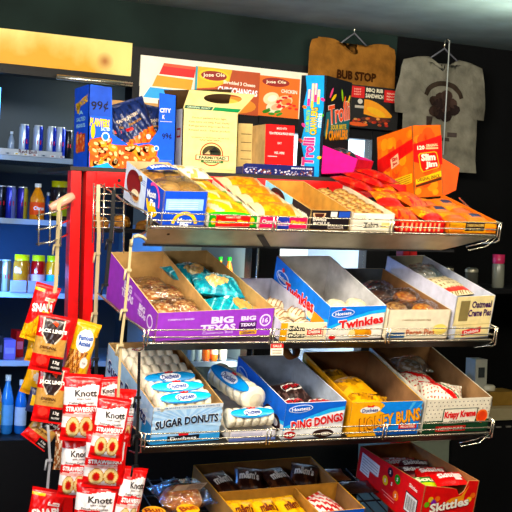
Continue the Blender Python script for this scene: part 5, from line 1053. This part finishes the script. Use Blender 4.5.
b.poly(m, P, '#f8b830', 3); Q = [(W*.52+(x-W*.52)*.90, H*.49+(z-H*.49)*.90) for x, z in P]; b.poly(m, Q, '#dc2418', 4)
b.text(m, 'Slim', W*.50, H*.555, W*.50, H*.10, '#fdf0dc', .03, 6, .08); b.text(m, 'Jim', W*.60, H*.445, W*.42, H*.105, '#fdf0dc', .06, 6, .08)
b.poly(m, [(W*.05, H*.18), (W*.95, H*.28), (W*.95, H*.36), (W*.05, H*.25)], '#f8d020', 3); b.text(m, 'ORIGINAL SNACK', W*.5, H*.265, W*.8, H*.05, '#7a3408', .14, 4, .02); b.poly(m, [(W*.05, H*.14), (W*.95, H*.23), (W*.95, H*.27), (W*.05, H*.17)], '#5a2a10', 3)
part(b, 'front_panel', t)
b = MB(); b.prism([(0, D1, 0), (0, 0, 0), (0, 0, H), (0, D1, hl)], (.004, 0, 0), '#ff7a0c', '#b08858'); m = flat((0, D1, 0), (0, -1, 0), (0, 0, 1)); flame(b, m, D1, hl, H, 2)
b.poly(m, [(0, hl*.36), (D1, H*.66), (D1, H*.82), (0, hl*.62)], '#e02a14', 2); b.poly(m, [(D1*.40, H*.40), (D1*.62, H*.48), (D1*.60, H*.63), (D1*.38, H*.54)], '#f8c8a0', 3); b.text(m, 'Slim', D1*.5, H*.545, D1*.16, H*.055, '#c82018', .3, 4, .06); b.text(m, 'Jim', D1*.5, H*.475, D1*.14, H*.05, '#c82018', .3, 4, .06)
b.poly(m, [(D1*.40, H*.1), (D1*.96, H*.21), (D1*.96, H*.34), (D1*.40, H*.25)], '#f8d020', 3)
for j in range(4): b.poly(m, [(D1*.44, H*(.13+.03*j)), (D1*.92, H*(.22+.03*j)), (D1*.92, H*(.228+.03*j)), (D1*.44, H*(.138+.03*j))], '#b05a10', 4)
part(b, 'side_panel', t)
b = MB(); b.prism([(W, 0, 0), (W, D1, 0), (W, D1, hl), (W, 0, H)], (-.004, 0, 0), '#f06a14', '#b08858'); b.prism([(W, D1, 0), (0, D1, 0), (0, D1, hl), (W, D1, hl)], (0, -.004, 0), '#f06a14', '#b08858'); b.face([(0, 0, H), (W, 0, H), (W, D1, hl), (0, D1, hl)], '#f06a14'); part(b, 'body', t)
b = MB(); b.prism([(W+.001, .0, .0), (W+.045, -.02, .02), (W+.06, -.025, .10), (W+.001, 0, .14)], (0, .003, 0), '#f0641a', '#d05010'); part(b, 'side_flap', t)

# ================================================================== HANGING BAGS
def hang(name, tx, ty, bx, by, wpx, Y, TH, colfn, label, cat, group, deco, yaw=-12, nu=44, nv=60, rx=0, mat='film', back=None):
    a, c = on_y(tx, ty, Y), on_y(bx, by, Y); H = (a-c).length; phi = math.atan2(a.x-c.x, a.z-c.z)
    W = (on_y(tx+wpx/2, ty, Y)-on_y(tx-wpx/2, ty, Y)).length
    b = bag_mesh(W, H, TH, colfn, mat, nu, nv, .06, deco, back=back, wr=.09); o = b.build(name); o.matrix_world = T(a) @ Rz(R(yaw)) @ Ry(phi) @ Rx(R(rx)) @ T((0, 0, -H)); return tag(o, label, cat, group)
def kn(s, t):
    if t > .83 + .03*math.sin(s*3): return '#dc2428'
    if t < .05: return '#e02428'
    if s > .86: return '#e02c30'
    if t > .80 and s < -.3: return '#e84048'
    if .40 < t - .03*(1-s*s) < .53: return '#dc1c28'
    if t < .42:
        for (cx, cz) in ((-.40, .21), (.30, .23)):
            r2 = ((s-cx)/.36)**2 + ((t-cz)/.155)**2
            if r2 < .20: return '#c01820'
            if r2 < .30: return '#d88840'
            if r2 < .85: return '#f0d29a'
            if r2 < 1.05: return '#c88c48'
        if s < -.5 and t < .2: return '#d82028'
        if s > .60: return '#e03030'
        if t > .36: return '#f4b8b0'
    return '#f6f0ee'
def knd(b, m, W, H):
    b.text(m, 'Knott', W*.08, H*.73, W*.56, H*.10, '#302420', .05, 2, .02, 'film'); b.text(m, 'BERRY FARM', W*.04, H*.645, W*.36, H*.022, '#604840', .05, 2, .01, 'film'); b.text(m, 'Premium Cookies', -W*.02, H*.585, W*.62, H*.035, '#5a3c34', .05, 2, .01, 'film')
    b.text(m, 'STRAWBERRY', 0, H*.49, W*.80, H*.075, '#fdf2ee', .04, 2, .05, 'film'); b.text(m, 'SHORTBREAD', W*.06, H*.435, W*.44, H*.024, '#fdf2ee', .04, 2, .03, 'film'); b.text(m, 'NEW', -W*.27, H*.83, W*.16, H*.03, '#f8a0a0', .1, 2, .03, 'film')
def jk(s, t):
    if t > .50 and t < .93:
        if abs(s+.0) < .60 - max(0, .66-t)*2.6: return '#2a1c1a'
        if abs(s+.0) < .70 - max(0, .66-t)*2.6: return '#d8c8b4'
    if t > .60: return '#cc2420'
    if t > .30: return '#bf9256'
    if s > .15 and t < .26: return '#1c1614' if t > .04 else '#cc2420'
    if (s+.35)**2/.12+(t-.2)**2/.006 < 1: return '#e85048'
    return '#d82424'
def jkd(b, m, W, H):
    b.text(m, "JACK LINK'S", 0, H*.715, W*.84, H*.085, '#fcf6ec', .03, 2, .06, 'film'); b.text(m, 'ORIGINAL', -W*.04, H*.43, W*.5, H*.05, '#5a3410', 0, 2, .03, 'film'); b.text(m, 'BEEF JERKY', -W*.04, H*.37, W*.36, H*.022, '#7a4c18', 0, 2, .01, 'film')
    b.poly(m, [(-W*.05, H*.86), (W*.10, H*.80), (W*.14, H*.86), (W*.02, H*.90)], '#d85030', 2, 'film'); b.text(m, '13g', W*.27, H*.19, W*.2, H*.07, '#f4ece4', 0, 2, .04, 'film'); b.text(m, 'PROTEIN', W*.27, H*.10, W*.26, H*.04, '#f4ece4', 0, 2, .03, 'film')
def sn(s, t):
    if t < .42 + .16*math.sin(s*2.4+.5): return '#f0b020' if nz(s*2, t*5, 3) > -.2 else ('#e08818' if nz(s*4, t*6, 1) > 0 else '#f8d058')
    if .86 < t < .91 and s < -.2: return '#f4c040'
    return '#d8282a'
def snd(b, m, W, H):
    b.text(m, 'SNAP!', 0, H*.60, W*.78, H*.15, '#fbeee8', .22, 2, .07, 'film'); b.rect(m, W*.02, H*.73, W*.36, H*.79, '#f4dcd4', 2, 'film'); b.text(m, 'Crunchy', W*.19, H*.76, W*.28, H*.03, '#c02020', 0, 3, .02, 'film')
def fa(s, t):
    if (s-.02)**2/.52 + (t-.68)**2/.038 < 1: return '#f4f4f8'
    if (s-.45)**2/.10 + (t-.32)**2/.009 < 1: return '#f0e8e0'
    if t < .50 and s < .5 + (t-.4): return '#8a4c20' if nz(s*5, t*9, 2) > .1 else ('#c88848' if nz(s*4, t*7, 5) > -.2 else '#e8b880')
    return '#f0b420'
def fad(b, m, W, H):
    b.text(m, 'Famous', W*.02, H*.735, W*.56, H*.085, '#2858a8', .16, 2, .03, 'film'); b.text(m, 'Amos', W*.02, H*.635, W*.48, H*.085, '#2858a8', .16, 2, .03, 'film'); b.text(m, '2 oz', W*.22, H*.32, W*.16, H*.03, '#806050', 0, 2, .02, 'film')
def ye(s, t): return '#f4ece0' if (s-.2)**2/.2+(t-.5)**2/.02 < 1 else ('#f2b818' if t > .12 else '#e8a010')
G1 = 'hanging bags of red and yellow snacks'; GJ = 'hanging jerky bags'; GK = 'hanging strawberry cookie bags'
hang('snack_bag', 38, 338, 33, 362, 18, .36, .03, ye, 'yellow bag peeking out behind the upper jerky bag, higher of the two', 'snack bag', 'yellow bags behind the jerky bags', None, nu=14, nv=18)
hang('snack_bag', 43, 358, 30, 395, 22, .36, .03, ye, 'yellow bag peeking out behind the jerky bags, lower of the two', 'snack bag', 'yellow bags behind the jerky bags', None, nu=14, nv=18)
hang('snack_bag', 37, 388, 31, 412, 12, .34, .02, lambda s, t: '#242850' if t > .7 else ('#f0c040' if abs(s) < .5 and t > .25 else '#283058'), 'small navy and yellow bag left of the middle jerky bag', 'snack bag', None, None, nu=12, nv=14)
hang('crunch_bag', 49, 285, 32, 341, 25, .31, .035, sn, 'red and yellow crunchy snack bag, topmost on the left clip strip', 'snack bag', 'red crunchy snack bags', snd)
hang('crunch_bag', 50, 489, 38, 545, 34, .20, .035, sn, 'red crunchy snack bag at the bottom left below the jerky bags', 'snack bag', 'red crunchy snack bags', snd)
hang('jerky_bag', 55.5, 414, 33, 444, 29, .31, .025, jk, 'tilted jerky bag showing its red foot, lowest of the three', 'jerky bag', GJ, jkd)
hang('jerky_bag', 55, 366, 46, 423, 30, .275, .03, jk, 'jerky bag with a black shield emblem, middle of the three', 'jerky bag', GJ, jkd)
hang('jerky_bag', 56, 315, 45, 372, 33, .25, .035, jk, 'jerky bag with a black shield emblem beside the red upright, highest of the three', 'jerky bag', GJ, jkd)
hang('cookie_bag', 90, 322, 73, 380, 24, .30, .04, fa, 'yellow cookie bag with blue script on a white oval below the red upright', 'cookie bag', None, fad)
hang('cookie_bag', 66, 432, 63, 470, 20, .12, .04, lambda s, t: '#9a5a34' if nz(s*4, t*6, 1) > -.2 else '#e0c8a8', 'clear and brown cookie bag edge left of the strawberry cookie bags', 'cookie bag', None, None, nu=16, nv=18)
hang('cookie_bag', 107, 377, 108, 425, 24, .10, .04, kn, 'red topped strawberry cookie bag mostly hidden behind the front one', 'cookie bag', GK, knd)
hang('cookie_bag', 126, 389, 118, 446, 26, .06, .04, kn, 'strawberry cookie bag whose red right edge shows beside the sugar donut box', 'cookie bag', GK, knd, yaw=20)
hang('cookie_bag', 79, 436, 73, 498, 32, .07, .045, kn, 'strawberry cookie bag at lower left, partly covered by the bags in front', 'cookie bag', GK, knd)
hang('cookie_bag', 84, 374, 79, 441, 38, .03, .045, kn, 'largest strawberry cookie bag at upper left of the cluster', 'cookie bag', GK, knd)
hang('cookie_bag', 99, 481, 90, 545, 42, .02, .05, kn, 'strawberry cookie bag cut off by the bottom edge of the picture', 'cookie bag', GK, knd)
hang('cookie_bag', 136, 467, 122, 530, 27, .0, .045, kn, 'strawberry cookie bag at lower right, nearest the dark floor and cut off below', 'cookie bag', GK, knd, yaw=10)
hang('cookie_bag', 108, 432, 103, 488, 42, -.0, .045, kn, 'strawberry cookie bag directly below the front bag, showing its cookies', 'cookie bag', GK, knd)
hang('cookie_bag', 115, 397, 105, 460, 33, -.05, .045, kn, 'front strawberry cookie bag overlapping all the others', 'cookie bag', GK, knd)
# a pale blue flat card and something pink on the back hooks at the left
p = on_y(62, 202, .46); b = MB(); b.lathe([(.011, -.045), (.015, -.03), (.016, .03), (.012, .045), (0, .046)], '#d8a08c', 'plastic', 12); o = b.build('lotion_tube'); o.matrix_world = T(p) @ Ry(R(60)); tag(o, 'pinkish tube lying across the side wire basket beside the red upright', 'tube')
# bakery packs seen through the side wires
for i, (px, py, l) in enumerate(((99, 222, 'brown bun leftmost behind the side wires of the rack'), (121, 221, 'brown bun in the middle behind the side wires of the rack'), (145, 226, 'brown bun rightmost behind the side wires of the rack'))):
    p = on_y(px, py, .62+.02*i); b = MB(); dome(b, 0, 0, .034, .034, .04, '#b87838', '#d89c58', sw=1); o = b.build('bun'); o.location = (p.x, p.y, p.z-.02); tag(o, l, 'bun', 'buns behind the side wires')
p = on_y(120, 226, .68); b = MB(); b.box((-.16, -.12, -.012), (.16, .10, 0), '#26221e', 'dark'); o = part(b, 'rear_shelf', rk); o.location = (p.x, p.y, p.z-.01)

# ================================================================== SHIRTS ON THE WALL
def tee(name, cx, ytop, wpx, slv, ybot, dy, col, label, paint, full=True):
    c = oc(cx, ytop, dy); l = oc(cx-wpx/2, ytop, dy); W = (c.x-l.x); zb2 = oc(cx, ybot, dy).z; H = c.z-zb2
    t = thing(name, CMAT @ T((c.x, dy, zb2)), label, 'shirt', 'shirts hung on the back wall')
    b = MB(); rows = [0, .1, .2, .3, .4, .47, .53, .531, .58, .64, .72, .80, .88, .93, .97, 1.] if full else [0, .2, .4, .6, .75, .85, .92, .97, 1.]
    NU = 30; FO = 1. if full else .35
    def hw(t_):
        if not full: return W*(1-.06*max(0, t_-.75)/.25) if t_ < .97 else W*.82
        if t_ <= .53: return W*(.80 - .03*t_)
        return W*(.97 + .03*(t_-.53)/.08) if t_ < .6 else (W*(1.0 - .14*(t_-.6)/.33) if t_ <= .93 else W*(.86 - .52*(t_-.93)/.07))
    for sgn in (-1, 1):
        vs = []; fs = []
        for t_ in rows:
            for j in range(NU+1):
                s = 2*j/NU-1; x = hw(t_)*s; z = H*t_ - (.055*math.exp(-(x/.065)**2) if t_ > .95 else 0) - (.03*abs(s)**2 if full and .5 < t_ < .54 else 0)
                y = FO*(.012*math.sin(x*24+2*t_)*(1.1-t_) + .006*nz(x*9, t_*4, 2)) + sgn*.010*(1-abs(s)**4)
                vs.append((x, y, z))
        n = NU+1
        for i in range(len(rows)-1):
            for j in range(NU):
                q = (i*n+j, i*n+j+1, (i+1)*n+j+1, (i+1)*n+j); fs.append(q if sgn < 0 else q[::-1])
        b.raw(vs, fs, col, 'cloth')
    m = lambda x, y, l=1: (x, FO*(.012*math.sin(x*24+2*y/H)*(1.1-y/H) + .006*nz(x*9, y/H*4, 2)) - .010*(1-min(1, abs(x)/W)**4) - .002 - .0008*l, y)
    paint(b, m, W, H); part(b, 'jersey', t)
    b = MB(); hz = H-.01; b.tube([(-W*.55, 0, hz-.05), (-.02, 0, hz+.03), (0, 0, hz+.045), (.02, 0, hz+.03), (W*.55, 0, hz-.05)], .004, '#6a6a70', 'plastic', 6); b.tube([(0, 0, hz+.04), (0, 0, hz+.075), (.012, 0, hz+.09), (.024, 0, hz+.078)], .003, '#8a8a90', 'chrome', 6); part(b, 'hanger', t)
    return t
def p1_(b, m, W, H): b.text(m, 'BUB STOP', W*.06, H*.20, W*.92, H*.21, '#40240c', 0, 6, .05, 'cloth')
tee('t_shirt', 354, 41, 88, 0, 85, -.032, '#96683a', 'golden brown t-shirt with dark lettering hung above the rib sandwich poster', p1_, False)
def p2_(b, m, W, H):
    b.ring(m, 0, H*.58, W*.46, H*.20, W*.09, '#3a3028', 2, 'cloth', .35, math.pi-.35)
    for k in range(14): b.ell(m, W*.26*math.cos(k*2.4)*(k/14)**.5, H*.56+H*.11*math.sin(k*2.4)*(k/14)**.5, W*.13, H*.05, ('#3a2c26', '#2c2220', '#463630')[k % 3], 3+.3*k, 'cloth', n=10)
    b.rect(m, -W*.36, H*.38, -W*.24, H*.46, '#3a302c', 2, 'cloth'); b.rect(m, W*.16, H*.3, W*.34, H*.34, '#4a403c', 2, 'cloth'); b.rect(m, -W*.2, H*.26, W*.2, H*.29, '#4a403c', 2, 'cloth')
g2 = tee('t_shirt', 444, 56, 94, 1, 171, -.10, '#827e70', 'worn grey t-shirt with a dark round print on the dark wall at right', p2_)
q = oc(449, 50, -.14); b = MB(); b.tube([(0, 0, 0), (0, 0, ZC - oc(447, 155, -.14).z)], .003, '#c0c4bc', 'plastic', 6); o = b.build('hanging_cord'); o.matrix_world = CMAT @ T((q.x, -.14, oc(447, 155, -.14).z)); tag(o, 'pale cord hanging from the ceiling in front of the grey t-shirt', 'cord')

# ================================================================== DIM COUNTER AT RIGHT
YB = 1.05
zc = Zp(495, 409, YB); xa, xb2 = X(455, 400, YB), X(455, 400, YB)+1.0
t = thing('back_counter', T((xa, YB, 0)), 'dim beige-topped black counter at the far right behind the rack', 'counter')
b = MB(); b.box((0, .02, 0), (1., .42, zc-.05), '#0c0c0e', 'black'); part(b, 'cabinet', t)
b = MB(); b.box((-.01, 0, zc-.05), (1.01, .43, zc), '#a89c7c', 'plastic'); part(b, 'countertop', t, .004)
b = MB()
for i in range(7): b.box((.07+.05*i, .012, zc-.085), (.095+.05*i, .02, zc-.078), '#807c74', 'plastic')
part(b, 'vent', t)
p = X(483, 390, YB+.1); t = thing('dispenser', T((p, YB+.12, zc+.001)), 'pale grey upright dispenser on the dim back counter', 'dispenser')
b = MB(); b.box((-.03, 0, 0), (.03, .08, .20), '#b4b4a8', 'plastic'); part(b, 'body', t, .006); b = MB(); b.box((-.014, -.004, .12), (.016, .0, .165), '#3c4040', 'plastic'); part(b, 'panel', t); b = MB(); b.box((-.03, -.05, .0), (.03, .0, .02), '#9a9a90', 'plastic'); part(b, 'drip_tray', t)
p = X(467, 390, YB+.08); b = MB(); b.lathe([(.075, 0), (.08, .01), (.06, .07), (.03, .12), (.012, .15), (0, .152)], '#2c3430', 'drink', 20); o = b.build('glass_cloche'); o.location = (p, YB+.17, zc+.001); tag(o, 'dark domed cover left of the grey dispenser on the dim counter', 'cover')
p = X(506, 385, YB+.05); b = MB(); b.box((-.06, 0, 0), (.08, .12, .06), '#90703c', 'kraft'); o = b.build('food_box', None, .004); o.location = (p, YB+.08, zc+.001); tag(o, 'brown box right of the grey dispenser on the dim counter', 'box')
p = X(499, 372, YB+.05); b = MB(); b.lathe([(.035, 0), (.036, .018), (.028, .024), (0, .025)], '#d8d0b8', 'plastic', 18); o = b.build('paper_cup_lid'); o.location = (p, YB+.14, zc+.062); tag(o, 'pale round lid on the brown box at far right', 'lid')
zs = Zp(503, 289, YB); t = thing('wall_shelf', T((X(440, 289, YB), YB+.28, zs)), 'black wall shelf at far right holding the pink-capped jar', 'shelf')
b = MB(); b.box((0, -.28, -.02), (1., .10, 0), '#0c0c0e', 'black'); part(b, 'board', t); b = MB(); b.box((.02, .06, -.30), (.05, .10, -.02), '#0c0c0e', 'black'); b.box((.02, -.20, -.05), (.04, .10, -.02), '#0c0c0e', 'black'); part(b, 'bracket', t); b = MB(); b.box((.12, .10, zc-zs+.004), (.18, .36, .02), '#0c0c0e', 'black'); b.box((.94, .10, zc-zs+.004), (1.0, .42, .02), '#0c0c0e', 'black'); part(b, 'post', t)
p = X(503, 280, YB+.05); t = thing('creamer_jar', T((p, YB+.09, zs+.001)), 'grey jar with a pink cap at the right edge of the picture', 'jar')
b = MB(); b.lathe([(.024, 0), (.027, .01), (.027, .10), (.02, .115)], '#7c7c70', 'plastic', 18); part(b, 'body', t); b = MB(); b.lathe([(.025, .105), (.027, .112), (.027, .145), (0, .146)], '#b83c5c', 'plastic', 18); part(b, 'cap', t)
for i, (px, h, c, l) in enumerate(((480, .085, '#5c5c54', 'small dim grey tin left of the pink-capped jar'), (455, .09, '#34342e', 'small dark tin furthest left on the black wall shelf'))):
    p = X(px, 280, YB+.05); b = MB(); b.lathe([(.028, 0), (.03, .004), (.03, h-.02, '#a8a490'), (.03, h-.008), (.026, h), (0, h)], c, 'can', 18); o = b.build('tin'); o.location = (p, YB+.12, zs+.001); tag(o, l, 'tin')
zt_ = Zp(428, 434, .95); b = MB(); x0, x1 = X(392, 450, .95), X(449, 450, .95); b.box((x0, .95, 0), (x1, 1.25, zt_), '#8c9484', 'plastic'); b.box((x0-.005, .945, zt_-.03), (x1+.005, .951, zt_), '#a0a898', 'plastic'); o = b.build('storage_cabinet', None, .004); tag(o, 'pale grey green cabinet behind the red candy box', 'cabinet')

# ================================================================== LIGHT
def area(name, loc, target, sx, sy, e, col='#ffffff'):
    l = bpy.data.lights.new(name, 'AREA'); l.shape = 'RECTANGLE'; l.size = sx; l.size_y = sy; l.energy = e; l.color = hx(col)
    o = bpy.data.objects.new(name, l); COL.objects.link(o); o.location = loc
    o.rotation_euler = (Vector(target)-Vector(loc)).to_track_quat('-Z', 'Y').to_euler(); return o
area('ceiling_area_light', (-.3, -1.15, ZC-.06), (.5, .2, 1.2), 1.3, .35, 56, '#fff3e2')
area('ceiling_area_light', (1.5, -1.8, ZC-.06), (.7, .2, 1.0), 1.3, .35, 30, '#fff3e2')
area('side_fill', (-2.6, -2.6, 2.0), (.5, .2, 1.3), 1.2, 1.2, 48, '#f4f6ff')  # added fill from the left front, no window there
for (xx, dx, e, c) in ((oc(200, 200).x, .35, 5, '#f4f6d8'), (oc(325, 200).x, .3, 14, '#f6fbff')):
    l = area('cooler_lamp', (0, 0, 0), (0, 0, -1), dx, .10, e, c); l.matrix_world = CMAT @ T((xx, .17, zh+.05)) @ Rx(R(25))
l = area('cooler_lamp', (0, 0, 0), (0, 0, -1), .05, .9, 13, '#6aa4ff'); l.matrix_world = CMAT @ T((oc(-8, 200).x, .13, 1.3)) @ Ry(R(-60)) 
area('ceiling_area_light', (1.7, .3, ZC-.30), (1.7, .3, ZC), .6, .6, 7, '#f0fff4')  # added uplight that brightens the ceiling, no fixture seen here
for (x, tx, e, c) in ((XM2-.10, oc(215, 250).x, 3.0, '#f6f8d8'), (XM2+.12, oc(335, 250).x, 30, '#fbfcff')):
    l = area('cooler_lamp', (0, 0, 0), (0, 0, -1), .05, 1.2, e, c); l.matrix_world = CMAT @ T((x, .085, 1.35)) @ Rz(math.atan2(-(tx-x), .6)) @ Rx(R(90))
w = bpy.data.worlds.new('world'); S.world = w; w.use_nodes = True; w.node_tree.nodes['Background'].inputs[0].default_value = (.5, .55, .6, 1); w.node_tree.nodes['Background'].inputs[1].default_value = .05
S.view_settings.view_transform = 'Standard'; S.view_settings.look = 'None'; S.view_settings.exposure = .6; S.view_settings.gamma = 1; S.view_settings.use_curve_mapping = False
S.cycles.use_denoising = True; S.cycles.transparent_max_bounces = 16; S.cycles.max_bounces = 6; S.cycles.sample_clamp_indirect = 4
